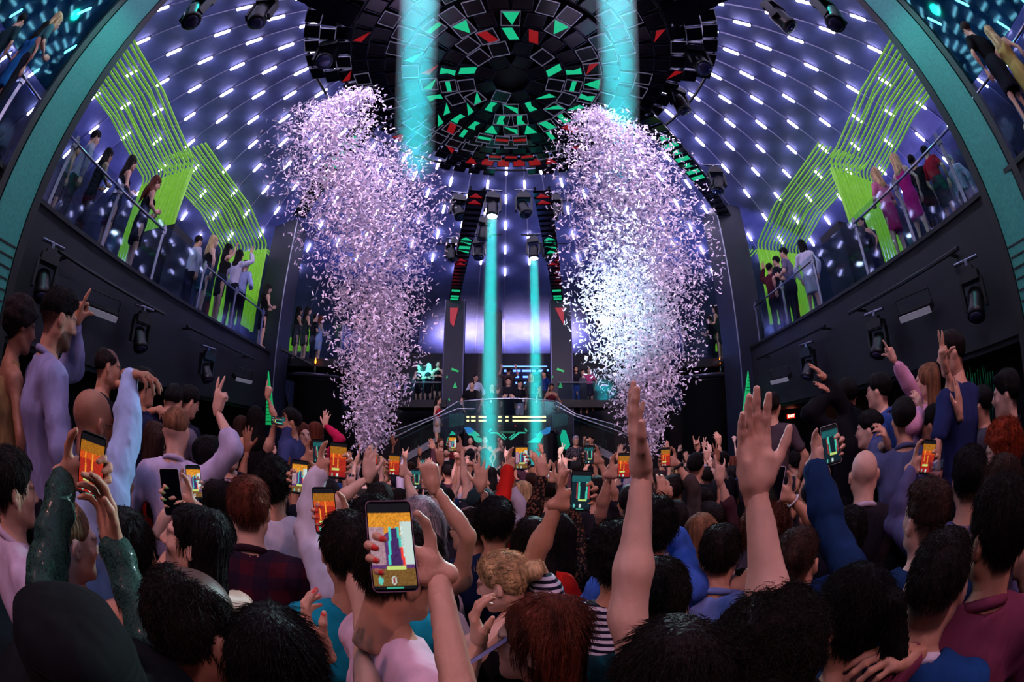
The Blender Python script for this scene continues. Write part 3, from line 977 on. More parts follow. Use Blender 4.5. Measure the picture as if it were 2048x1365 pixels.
for pth, dd in (([(915, 804), (945, 801), (985, 798), (1025, 797), (1075, 799), (1113, 803)], 12.9), ([(740, 880), (800, 858), (868, 833), (915, 804)], 12.5), ([(740, 895), (795, 872), (850, 845), (915, 818), (950, 818)], 12.3),
                ([(1113, 803), (1150, 828), (1230, 850), (1320, 885)], 12.5), ([(1113, 812), (1150, 832), (1235, 862), (1310, 895)], 12.3)):
    MB().tube([aty(a, b, dd) - GO for a, b in pth], .018, 6).build('handrail', RAILM, gr, True)
for seg in (((915, 806), (985, 800), (985, 862), (915, 862)), ((986, 800), (1050, 799), (1050, 862), (986, 862)), ((1051, 799), (1113, 805), (1113, 862), (1051, 862)), ((868, 836), (914, 806), (914, 862), (868, 890)), ((800, 860), (867, 836), (867, 890), (800, 905)),
            ((1114, 805), (1160, 834), (1160, 885), (1114, 862)), ((1161, 834), (1230, 852), (1230, 905), (1161, 885))):
    MB().extrude([aty(a, b, 12.85) - GO for a, b in seg], (0, .012, 0)).build('glass_pane', GLASSG, gr)
for px, py in ((923, 808), (982, 803), (1047, 802), (1073, 803), (1038, 815)):
    MB().lathe([(.0, -.02), (.035, -.02), (.035, .02), (0, .02)], n=12, M=Matrix.Translation(aty(px, py, 12.83) - GO) @ Matrix.Rotation(math.pi / 2, 4, 'X')).build('glass_clamp', STEEL, gr)
for s in (-1, 1):
    st = thing('stair_flight', 'grey stair flight descending at the %s of the booth' % SIDE[s], 'stairs', (GO.x + s * 3.4, 12.2, 0))
    SO = Vector(st.location)
    A = (870, 876) if s < 0 else (1166, 876)
    B = (800, 915) if s < 0 else (1240, 915)
    pa, pb = aty(*A, 12.3) - SO, aty(*B, 11.6) - SO
    MB().hexa([pa, pb, pb + Vector((0, 0, -.22)), pa + Vector((0, 0, -.22))], [p + Vector((0, .08, 0)) for p in (pa, pb, pb + Vector((0, 0, -.22)), pa + Vector((0, 0, -.22)))]).build('stringer', mat('stringer_grey', (120, 128, 140), .5), st)
    for i in range(7):
        t = (i + .5) / 7
        p = pa.lerp(pb, t)
        MB().box((p.x, p.y + .6, p.z - .12), (abs(pa.x - pb.x) / 7, 1.1, .05)).build('tread', DARK, st)
# side gallery with rail at left and right of the towers
for s in (-1, 1):
    xa, xb = ((812, 882) if s < 0 else (1146, 1215))
    gl_ = thing('side_gallery', 'dark gallery with thin rail %s of the stage towers' % SIDE[s], 'gallery', aty((xa + xb) / 2, 800, 15.4))
    QO = Vector(gl_.location)
    MB().extrude([aty(xa - 30, 800, 15.4) - QO, aty(xb + 10, 800, 15.4) - QO, aty(xb + 10, 815, 15.4) - QO, aty(xa - 30, 815, 15.4) - QO], (0, 2.0, 0)).build('deck', BLACK, gl_)
    MB().tube([aty(xa - 30, 765, 15.4) - QO, aty(xb, 765, 15.4) - QO], .025, 6).build('handrail', RAILM, gl_)
    MB().extrude([aty(xa - 30, 766, 15.4) - QO, aty(xb, 766, 15.4) - QO, aty(xb, 800, 15.4) - QO, aty(xa - 30, 800, 15.4) - QO], (0, .012, 0)).build('glass_pane', GLASS, gl_)
# ================================================================== PEOPLE: blended bodies from distance fields, meshed by surface nets
f32 = np.float32


class Field:
    def __init__(s, lo, hi, h):
        s.h = h
        s.lo = np.array(lo, float) - 2 * h
        s.n = np.maximum(4, np.ceil((np.array(hi, float) + 2 * h - s.lo) / h).astype(int) + 1)
        s.D = np.full(s.n, 1.0, f32)

    def sl(s, lo, hi, pad):
        a = np.clip(np.floor((np.array(lo) - pad - s.lo) / s.h).astype(int), 0, s.n - 1)
        b = np.clip(np.ceil((np.array(hi) + pad - s.lo) / s.h).astype(int) + 1, 1, s.n)
        S = tuple(slice(a[i], max(b[i], a[i] + 1)) for i in range(3))
        X = [(s.lo[i] + s.h * np.arange(S[i].start, S[i].stop)).astype(f32) for i in range(3)]
        return S, X[0][:, None, None], X[1][None, :, None], X[2][None, None, :]

    def put(s, S, d, k):
        o = s.D[S]
        if k > 0:
            w = np.maximum(k - np.abs(o - d), 0) / k
            s.D[S] = np.minimum(o, d) - w * w * (k * .25)
        else:
            s.D[S] = np.minimum(o, d)

    def cap(s, a, b, ra, rb=None, k=.03, flat=None, fold=0.0):
        """tapered capsule; flat = (direction, factor) squashes its section"""
        rb = ra if rb is None else rb
        a = np.array(a, float); b = np.array(b, float)
        S, X, Y, Z = s.sl(np.minimum(a, b), np.maximum(a, b), max(ra, rb) + k + 2 * s.h)
        u = b - a
        L = max(1e-6, float(np.sqrt(u @ u)))
        u = u / L
        qx, qy, qz = X - f32(a[0]), Y - f32(a[1]), Z - f32(a[2])
        t = np.clip(qx * f32(u[0]) + qy * f32(u[1]) + qz * f32(u[2]), 0, L)
        ex_, ey, ez = qx - t * f32(u[0]), qy - t * f32(u[1]), qz - t * f32(u[2])
        e2 = ex_ * ex_ + ey * ey + ez * ez
        if flat is not None:
            n, fs = flat
            n = np.array(n, float); n = n / np.linalg.norm(n)
            en = ex_ * f32(n[0]) + ey * f32(n[1]) + ez * f32(n[2])
            e2 = e2 + en * en * f32(1 / fs ** 2 - 1)
            d = (np.sqrt(e2) - (ra + (rb - ra) * t / f32(L))) * f32(fs ** .5)
        else:
            d = np.sqrt(e2) - (ra + (rb - ra) * t / f32(L))
        if fold:
            d = d + f32(fold) * (np.sin(t * f32(62) + ex_ * f32(30) - ez * f32(22)) + f32(.5) * np.sin(t * f32(118) - ey * f32(40)))
        s.put(S, d.astype(f32), k)

    def ell(s, c, r, k=.03, M=None, sub=False):
        c = np.array(c, float); r = np.array(r, float)
        S, X, Y, Z = s.sl(c - r.max(), c + r.max(), k + 2 * s.h)
        x, y, z = X - f32(c[0]), Y - f32(c[1]), Z - f32(c[2])
        if M is not None:
            M = np.array(M, float)
            x, y, z = [x * f32(M[0][i]) + y * f32(M[1][i]) + z * f32(M[2][i]) for i in range(3)]
        q = np.sqrt((x / f32(r[0])) ** 2 + (y / f32(r[1])) ** 2 + (z / f32(r[2])) ** 2) + f32(1e-6)
        g = np.sqrt((x / f32(r[0] ** 2)) ** 2 + (y / f32(r[1] ** 2)) ** 2 + (z / f32(r[2] ** 2)) ** 2) + f32(1e-6)
        d = q * (q - 1) / g
        if sub:
            o = s.D[S]
            d = -d
            if k > 0:
                w = np.maximum(k - np.abs(o - d), 0) / k
                s.D[S] = np.maximum(o, d) + w * w * (k * .25)
            else:
                s.D[S] = np.maximum(o, d)
        else:
            s.put(S, d.astype(f32), k)

    def coords(s):
        return [(s.lo[i] + s.h * np.arange(s.n[i])).astype(f32).reshape([-1 if j == i else 1 for j in range(3)]) for i in range(3)]

    def mesh(s):
        return surface_nets(s.D, s.lo, s.h)


_CORN = np.array([(i, j, k) for i in (0, 1) for j in (0, 1) for k in (0, 1)])
_EDG = [(a, b) for a in range(8) for b in range(a + 1, 8) if np.abs(_CORN[a] - _CORN[b]).sum() == 1]


def surface_nets(D, lo, h):
    D = D.copy()
    D[0], D[-1], D[:, 0], D[:, -1], D[:, :, 0], D[:, :, -1] = 1, 1, 1, 1, 1, 1
    I = D < 0
    cnt = np.zeros(np.array(D.shape) - 1, np.int8)
    for i, j, k in _CORN:
        cnt += I[i:I.shape[0] - 1 + i, j:I.shape[1] - 1 + j, k:I.shape[2] - 1 + k]
    act = np.argwhere((cnt > 0) & (cnt < 8))
    if len(act) == 0:
        return np.zeros((0, 3)), np.zeros((0, 4), int)
    val = np.stack([D[act[:, 0] + i, act[:, 1] + j, act[:, 2] + k] for i, j, k in _CORN], 1)
    P = np.zeros((len(act), 3)); n = np.zeros(len(act))
    for a, b in _EDG:
        va, vb = val[:, a], val[:, b]
        m = (va < 0) != (vb < 0)
        t = np.where(m, va / np.where(m, va - vb, 1), 0)
        P += m[:, None] * (_CORN[a] + t[:, None] * (_CORN[b] - _CORN[a]))
        n += m
    P = (act + P / n[:, None]) * h + lo
    idx = np.full(cnt.shape, -1, np.int64)
    idx[tuple(act.T)] = np.arange(len(act))
    Q = []
    for ax in range(3):
        b, c = (ax + 1) % 3, (ax + 2) % 3
        lo_ = [slice(1, -1)] * 3; lo_[ax] = slice(0, -1)
        hi_ = [slice(1, -1)] * 3; hi_[ax] = slice(1, None)
        A, B = I[tuple(lo_)], I[tuple(hi_)]
        e = np.argwhere(A != B)
        if len(e) == 0:
            continue
        off = np.ones(3, int); off[ax] = 0
        e2 = e + off
        ins = A[tuple(e.T)]
        q = []
        for db, dc in ((-1, -1), (0, -1), (0, 0), (-1, 0)):
            w = e2.copy(); w[:, b] += db; w[:, c] += dc
            q.append(idx[tuple(w.T)])
        q = np.stack(q, 1)
        q[~ins] = q[~ins][:, ::-1]
        Q.append(q)
    return P, np.concatenate(Q)


def np_mesh(name, V, Q, mats, tint=None):
    me = bpy.data.meshes.new(name)
    me.vertices.add(len(V))
    me.vertices.foreach_set('co', np.asarray(V, f32).ravel())
    me.loops.add(len(Q) * 4)
    me.loops.foreach_set('vertex_index', np.asarray(Q, np.int32).ravel())
    me.polygons.add(len(Q))
    me.polygons.foreach_set('loop_start', np.arange(0, len(Q) * 4, 4, dtype=np.int32))
    me.polygons.foreach_set('use_smooth', np.ones(len(Q), bool))
    for m in mats:
        me.materials.append(m)
    if tint is not None:
        a = me.attributes.new('tint', 'FLOAT_COLOR', 'POINT')
        c = np.ones((len(V), 4), f32)
        c[:, :3] = tint
        a.data.foreach_set('color', c.ravel())
    me.update(calc_edges=True)
    return me


def noise3(x, y, z, f, seed=0):
    """cheap smooth pseudo noise in about -1..1"""
    a, b, c = seed * 1.7, seed * 2.3 + 1, seed * 3.1 + 2
    return (np.sin(x * f + a + 1.3 * np.sin(y * f * .7 + b)) * np.cos(y * f * 1.1 + b + 1.1 * np.sin(z * f * .8 + c)) +
            np.sin(z * f * 1.2 + c + 1.2 * np.sin(x * f * .9 + a))) * f32(.5)


# ---------------------------------------------------------------- head, hair and hand libraries (baked once, local frames)
_LIB = {}
LODH = (.0068, .0115, .0165, .022)


def head_geo(sex, lod, beard=False, scalp=False):
    key = ('head', sex, lod, beard, scalp)
    if key in _LIB:
        return _LIB[key]
    F = Field((-.11, -.13, -.2), (.11, .15, .15), LODH[lod])
    fm_ = sex == 'f'
    F.ell((0, -.015, .035), (.074, .095, .088), .0)
    F.ell((0, .022, -.032), (.056 if fm_ else .060, .068, .082), .035)
    F.ell((0, .066, -.096), (.020 if fm_ else .024, .018, .018), .03)
    for s in (-1, 1):
        F.cap((s * .052, -.005, -.055), (s * .022, .058, -.093), .020 if fm_ else .024, .017, .03)
        F.ell((s * .040, .062, -.02), (.022, .022, .022), .02)
    F.cap((-.032, .079, .024), (.032, .079, .024), .013 if fm_ else .015, None, .016)
    for s in (-1, 1):
        F.ell((s * .031, .103, .004), (.019, .016, .013), .010, sub=True)
        F.ell((s * .031, .0775, .005), (.0145, .0145, .0135), .003)
    F.cap((0, .086, .018), (0, .107, -.022), .008, .0125, .010)
    for s in (-1, 1):
        F.ell((s * .011, .098, -.028), (.009, .010, .008), .006)
    F.cap((-.020, .0795, -.055), (.020, .0795, -.055), .0068, None, .007)
    F.cap((-.017, .0785, -.066), (.017, .0785, -.066), .0075, None, .007)
    for s in (-1, 1):
        F.ell((s * .082, -.008, -.006), (.013, .021, .034), .006)
        F.ell((s * .093, .000, -.002), (.008, .011, .020), .006, sub=True)
    nr = .045 if fm_ else .056
    F.cap((0, -.02, -.06), (0, -.035, -.2), nr, nr + .004, .03)
    V, Q = F.mesh()
    T = np.ones((len(V), 3))
    x, y, z = V.T
    front = y > .06
    if lod < 3:
        lip = front & (np.abs(x) < .024) & (z < -.049) & (z > -.074) & (y > .079)
        T[lip] = (.95, .55, .55) if fm_ else (.92, .74, .74)
        for s in (-1, 1):
            d = np.sqrt((x - s * .031) ** 2 + (z - .005) ** 2)
            eye = front & (d < .0125) & (np.abs(z - .005) < .008)
            T[eye] = (1.25, 1.5, 1.7)
            T[front & (d < .0062)] = (.08, .06, .06)
            lid = front & (d < .018) & (z - .005 > .006) & (z < .018)
            T[lid] = (.45, .4, .4) if fm_ else (.75, .7, .7)
        brow = front & (np.abs(np.abs(x) - .034) < .020) & (np.abs(z - .028 + .1 * (np.abs(np.abs(x) - .03))) < .0055)
        T[brow] = (.22, .18, .18)
    if scalp:
        fc = (x / .080) ** 2 + ((y - .10) / .088) ** 2 + ((z + .055) / .136) ** 2
        zc = np.where(y > -.03, .0 + np.maximum(0, y) * .5, np.where(y < -.06, -.085, -.005 + (y + .03) * 2.7))
        mk = np.clip((fc - 1.0) * 5, 0, 1) * np.clip((z - zc) / .016, 0, 1) * (np.abs(x) < .0775)
        T *= 1 - mk[:, None] * np.array((.80, .84, .84))
    if beard:
        bd = (z < -.035) & (y > .0) & (z > -.14) & ~((np.abs(x) < .02) & (z > -.076) & (z < -.046) & (y > .08)) & (y - .5 * (z + .035) > .02)
        T[bd] = (.22, .18, .17)
    r = (V, Q, T)
    _LIB[key] = r
    return r


def hair_mesh(style, lod, seed, m):
    seed = seed % (3 if lod < 2 else 2)
    key = ('hair', style, lod, seed)
    if key in _LIB:
        return _LIB[key]
    h = (.0068, .0115, .016, .022)[lod]
    zl = {'long': -.42, 'wavy': -.42, 'pony': -.30, 'bob': -.16}.get(style, -.14)
    F = Field((-.17, -.24, zl - .05), (.17, .17, .20), h)
    X, Y, Z = F.coords()
    big = style in ('curly', 'afro')
    e = {'buzz': .004, 'fade': .006, 'thin': .005}.get(style, .012) + (.022 if style == 'curly' else .045 if style == 'afro' else 0)
    F.ell((0, -.018, .038), (.074 + e, .094 + e, .088 + e), 0)
    if style in ('short', 'fade', 'quiff', 'wet'):
        F.ell((0, .002, .092), (.066, .088, .046), .03)
    if style == 'quiff':
        F.ell((.0, .06, .115), (.058, .04, .034), .03)
    if style in ('long', 'wavy'):
        for s in (-1, 1):
            F.cap((s * .066, -.03, .05), (s * .082, -.045, -.20), .026, .034, .03)
            F.cap((s * .082, -.045, -.20), (s * .085, -.02, -.40), .034, .014, .03)
        F.cap((0, -.075, .04), (0, -.105, -.22), .085, .085, .04, flat=((0, 1, 0), .5))
        F.cap((0, -.105, -.22), (0, -.10, -.42), .085, .05, .04, flat=((0, 1, 0), .4))
    if style == 'bob':
        for s in (-1, 1):
            F.cap((s * .07, -.01, .04), (s * .08, .0, -.13), .028, .03, .03)
        F.cap((0, -.075, .04), (0, -.09, -.13), .08, .075, .04, flat=((0, 1, 0), .5))
    if style == 'bun':
        F.ell((0, -.135, .03), (.05, .045, .045), .012)
        F.ell((.01, -.15, .04), (.03, .03, .03), .006)
    if style == 'pony':
        F.ell((0, -.115, .06), (.03, .03, .03), .01)
        F.cap((0, -.13, .06), (.02, -.18, -.10), .034, .03, .02)
        F.cap((.02, -.18, -.10), (.02, -.16, -.28), .03, .01, .02)
    ang = np.arctan2(X, -(Y + .01))
    if style in ('long', 'wavy', 'bob', 'bun', 'pony'):
        wav = (1.6 if style != 'wavy' else 3.5) * noise3(X * 0 + 0, Y, Z, 14, seed)
        amp = (.0032, .004, .004, .004)[lod]
        F.D = F.D + f32(amp) * np.sin(ang * f32((46, 26, 16, 12)[lod]) + wav) + f32(.005) * noise3(X, Y, Z, 26, seed)
    elif big:
        F.D = F.D + f32(.009) * noise3(X, Y, Z, 95, seed) + f32(.008) * noise3(X, Y, Z, 42, seed + 1)
    elif style not in ('buzz',):
        F.D = F.D + (f32(.0028) * np.sin(ang * 24 + 60 * Y + 5 * noise3(X, Y, Z, 20, seed)) + f32(.0045) * noise3(X, Y, Z, 40, seed)) * np.clip((Z + f32(.02)) * 16, 0, 1)
    # nape and side limits, then the face opening
    nape = {'long': -.5, 'wavy': -.5, 'bob': -.2, 'curly': -.09, 'afro': -.1}.get(style, -.085)
    zc = np.where(Y > -.025, np.maximum(f32(-.005) + 0 * Y, (Y - .02) * f32(.9)), np.where(Y < -.05, f32(nape), f32(-.005) + (Y + .025) * f32((-.005 - nape) / .025)))
    if style in ('long', 'wavy', 'bob'):
        zc = np.full_like(Y, nape)
    F.D = np.maximum(F.D, zc - Z)
    if style in ('short', 'fade', 'quiff', 'thin', 'wet'):
        F.D = F.D + np.clip((f32(.03 if style == 'fade' else .0) - Z) * f32(.34 if style == 'fade' else .2), 0, f32(.03))
    F.ell((0, .10, -.055), (.074 if style in ('long', 'wavy', 'bob') else .085, .095 if style in ('long', 'wavy', 'bob') else .085, .125), .012, sub=True)
    if style in ('short', 'fade', 'quiff', 'thin', 'wet', 'buzz', 'bun', 'pony'):
        for s in (-1, 1):
            F.ell((s * .095, -.004, -.012), (.034, .030, .044), .008, sub=True)
    if style == 'thin':
        F.ell((0, .06, .13), (.06, .10, .07), .02, sub=True)
    V, Q = F.mesh()
    me = np_mesh('hair', V, Q, [m])
    _LIB[key] = me
    return me


def hair_strands(style, lod, seed, base):
    """fine loose strands lying over the hair mass, combed away from the crown"""
    seed = seed % (3 if lod < 2 else 2)
    key = ('strands', style, lod, seed)
    if key in _LIB:
        return _LIB[key]
    nv = len(base.vertices)
    co = np.zeros(nv * 3, f32); base.vertices.foreach_get('co', co); co = co.reshape(-1, 3)
    no = np.zeros(nv * 3, f32); base.vertex_normals.foreach_get('vector', no); no = no.reshape(-1, 3)
    r = np.random.default_rng(seed + 31)
    n = (7000, 2200)[lod]
    i = r.integers(0, nv, n)
    P0, N0 = co[i] + r.normal(0, .003, (n, 3)), no[i]
    ok = np.einsum('ij,ij->i', N0, P0 - np.array((0, -.02, .03))) > 0
    P0 = P0[ok]
    n = len(P0)
    N0 = P0 - np.stack([P0[:, 0] * 0, P0[:, 0] * 0 - .03, np.minimum(P0[:, 2], .03)], 1)
    N0 /= np.linalg.norm(N0, axis=1)[:, None] + 1e-6
    fl = P0 - np.array((.01, -.045, .135))
    long_ = style in ('long', 'wavy', 'bob', 'pony')
    if long_:
        fl = fl / (np.linalg.norm(fl, axis=1)[:, None] + 1e-6) * .6 + np.array((0, -.1, -1.0))
    elif style == 'bun':
        fl = np.array((0, -.15, .03)) - P0
    elif style in ('curly', 'afro'):
        fl = r.normal(0, 1, (n, 3))
    else:
        fl = fl + r.normal(0, .03, (n, 3))
    fl = fl - N0 * np.einsum('ij,ij->i', fl, N0)[:, None]
    fl /= np.linalg.norm(fl, axis=1)[:, None] + 1e-6
    L = {'fade': .016, 'thin': .018, 'short': .026, 'quiff': .03, 'wet': .03, 'curly': .03, 'afro': .03, 'bun': .035, 'pony': .045}.get(style, .06) * r.uniform(.6, 1.3, n)
    lift = {'fade': .25, 'thin': .3, 'short': .20, 'quiff': .25, 'curly': .6, 'afro': .6}.get(style, .0) * r.uniform(.2, 1.5, n)
    k = 4
    PT = np.zeros((n, k, 3), f32)
    sd = np.cross(N0, fl) * r.normal(0, .12 if long_ or style == 'bun' else .25, n)[:, None]
    for j in range(k):
        t = j / (k - 1)
        PT[:, j] = P0 - N0 * .002 + (fl + sd * t) * (L * t)[:, None] + N0 * (L * lift * t * (1 - .55 * t))[:, None]
    tip = PT[:, -1]
    keep = ~((tip[:, 1] > .055) & (tip[:, 2] < .07))
    PT = PT[keep]; n = len(PT)
    hc_ = bpy.data.hair_curves.new('strands')
    hc_.add_curves([k] * n)
    hc_.points.foreach_set('position', PT.ravel())
    a = hc_.attributes.get('radius') or hc_.attributes.new('radius', 'FLOAT', 'POINT')
    a.data.foreach_set('value', np.tile(np.array((.0007, .0007, .0005, .0002), f32) * (1.0, 1.5)[lod], n))
    hc_.materials.append(None)
    _LIB[key] = hc_
    return hc_


POSES = {  # per finger (index, middle, ring, pinky): mcp, pip, dip curl; spread list; thumb (out angle, forward curl, tip curl)
    'open': ([(4, 8, 6)] * 4, (14, 4, -6, -18), (52, 12, 10)),
    'flat': ([(8, 6, 5), (6, 6, 5), (8, 8, 6), (10, 10, 8)], (3, 0, -2, -5), (40, 8, 5)),
    'relax': ([(22, 26, 14), (28, 32, 18), (34, 36, 20), (40, 38, 20)], (6, 1, -4, -10), (36, 22, 18)),
    'fist': ([(78, 96, 60)] * 4, (2, 0, -1, -3), (10, 62, 50)),
    'point': ([(6, 6, 4), (74, 95, 60), (78, 96, 60), (80, 96, 60)], (2, 0, -1, -3), (14, 58, 45)),
    'peace': ([(5, 6, 4), (5, 6, 4), (76, 95, 60), (80, 96, 60)], (10, -7, -1, -3), (10, 60, 50)),
    'horns': ([(5, 6, 4), (76, 95, 60), (76, 95, 60), (8, 8, 6)], (6, 0, 0, -14), (12, 60, 45)),
    'grip': ([(2, 80, 55), (2, 80, 55), (2, 80, 55), (0, 78, 55)], (6, 2, -3, -8), (72, 20, 16)),
    'hold': ([(48, 52, 30), (50, 52, 30), (54, 52, 30), (56, 50, 28)], (4, 1, -2, -6), (30, 48, 20)),
}


def hand_geo(pose, side, lod, nails=None):
    key = ('hand', pose, side, lod, nails)
    if key in _LIB:
        return _LIB[key]
    h = (.0048, .0078, .0110, .0142)[lod]
    fat = (1.0, 1.05, 1.12, 1.3)[lod]
    F = Field((-.12, -.05, -.13), (.12, .23, .06), h)
    kn = [(.030, .088, .002), (.010, .094, .005), (-.011, .089, .003), (-.030, .079, -.002)]
    for (x, y, z) in kn:
        F.cap((x * .62, .012, 0), (x, y, z), .0155 * fat, .0125 * fat, .014)
    F.cap((0, -.020, 0), (0, .016, 0), .0250, .0245, .02, flat=((0, 0, 1), .90))
    F.cap((.022, .02, -.010), (.028, .055, -.012), .015, .013, .015)
    F.cap((-.022, .02, -.008), (-.026, .055, -.009), .013, .011, .015)
    seg = [(.043, .027, .022), (.047, .030, .023), (.043, .028, .022), (.034, .021, .019)]
    rad = [(.0095, .0085, .0070), (.0098, .0087, .0072), (.0093, .0082, .0068), (.0082, .0072, .0060)]
    tips = []
    curls, spread, th = POSES[pose]
    for i in range(4):
        p = np.array(kn[i], float)
        sp = math.radians(spread[i])
        a = 0.0
        for j in range(3):
            a += math.radians(curls[i][j])
            d = np.array((math.sin(sp) * math.cos(a), math.cos(sp) * math.cos(a), -math.sin(a)))
            q = p + d * seg[i][j]
            r0 = rad[i][j - 1] if j else rad[i][0] * 1.08
            F.cap(p, q, r0 * fat, rad[i][j] * fat, .006 if lod < 2 else .004)
            p = q
        nrm = np.array((math.sin(sp) * math.sin(a), math.cos(sp) * math.sin(a), math.cos(a)))
        tips.append((p, nrm, d))
    out, fwd, tipc = [math.radians(v) for v in th]
    p = np.array((.024, .018, -.006))
    d0 = np.array((math.sin(out), math.cos(out), -math.sin(fwd) * .6)); d0 /= np.linalg.norm(d0)
    q = p + d0 * .046
    F.cap(p, q, .0155 * fat, .0120 * fat, .012)
    o2, f2 = out * .75, fwd
    d1 = np.array((math.sin(o2) * math.cos(f2), math.cos(o2) * math.cos(f2), -math.sin(f2))); d1 /= np.linalg.norm(d1)
    p = q; q = p + d1 * .034
    F.cap(p, q, .0115 * fat, .0105 * fat, .006)
    o3, f3 = out * .5 - tipc * .3, fwd + tipc * .6
    d2 = np.array((math.sin(o3) * math.cos(f3), math.cos(o3) * math.cos(f3), -math.sin(f3))); d2 /= np.linalg.norm(d2)
    p = q; q = p + d2 * .027
    F.cap(p, q, .0105 * fat, .0080 * fat, .006)
    tips.append((q, np.array((-.2, -.2, .9)), d2))
    V, Q = F.mesh()
    T = np.ones((len(V), 3))
    if nails and lod < 3:
        c = {'red': (1.1, .08, .10), 'green': (.15, 1.3, .5)}[nails]
        for p, nrm, d in tips:
            w = V - p
            sel = (np.linalg.norm(w, axis=1) < .0145) & ((w @ nrm) > .001) & ((w @ d) > -.006)
            T[sel] = c
    if side == 'R':
        V = V * np.array((-1, 1, 1)); Q = Q[:, ::-1]
    r = (V, Q, T)
    _LIB[key] = r
    return r


# ---------------------------------------------------------------- materials for people
SKIN = [mat('skin_%d' % i, c, .5, var=.10, scale=14, attr='tint', spec=.35, bump=.05, bscale=160) for i, c in enumerate(
    [(222, 178, 158), (208, 158, 134), (190, 138, 112), (158, 108, 84), (112, 72, 54)])]
HAIRC = {'black': (12, 10, 12), 'dark': (24, 17, 17), 'brown': (50, 31, 25), 'auburn': (92, 44, 30), 'light': (120, 84, 60), 'blonde': (205, 172, 128), 'silver': (176, 166, 178), 'red': (140, 48, 22), 'grey': (92, 84, 88)}
HAIR = {k: mat('hair_' + k, c, .62, var=.55, scale=34, stretch=(1, 1, .1), bump=.8, bscale=120, spec=.14) for k, c in HAIRC.items()}
_cl = {}


def cloth(rgb, pattern=None, rough=.85):
    key = (tuple(rgb), pattern)
    if key not in _cl:
        _cl[key] = mat('cloth_%d' % len(_cl), rgb, rough, var=.16, scale=9, bump=.9, bscale=9, stretch=(1.4, 1.4, .6), pattern=pattern, spec=.15)
    return _cl[key]


V3 = lambda p: np.array((p[0], p[1], p[2]), float)
UP = np.array((0, 0, 1.0))


def unit(v):
    return v / (np.linalg.norm(v) + 1e-9)


def head_frame(yaw, pitch, roll):
    """columns: right, forward, up. yaw 0 looks at the stage, positive turns to the right of the picture"""
    M = Matrix.Rotation(-math.radians(yaw), 3, 'Z') @ Matrix.Rotation(math.radians(pitch), 3, 'X') @ Matrix.Rotation(math.radians(roll), 3, 'Y')
    return np.array(M)


def ik(S, Wt, l1, l2, pole):
    d = Wt - S
    L = np.linalg.norm(d)
    r = L / (l1 + l2)
    if r > .985:
        k = r / .985
        l1, l2 = l1 * k, l2 * k
    u = d / L
    x = (l1 * l1 - l2 * l2 + L * L) / (2 * L)
    hgt = math.sqrt(max(l1 * l1 - x * x, 0))
    n = pole - u * (pole @ u)
    return S + u * x + unit(n) * hgt


PEOPLE = []
RAISED = []


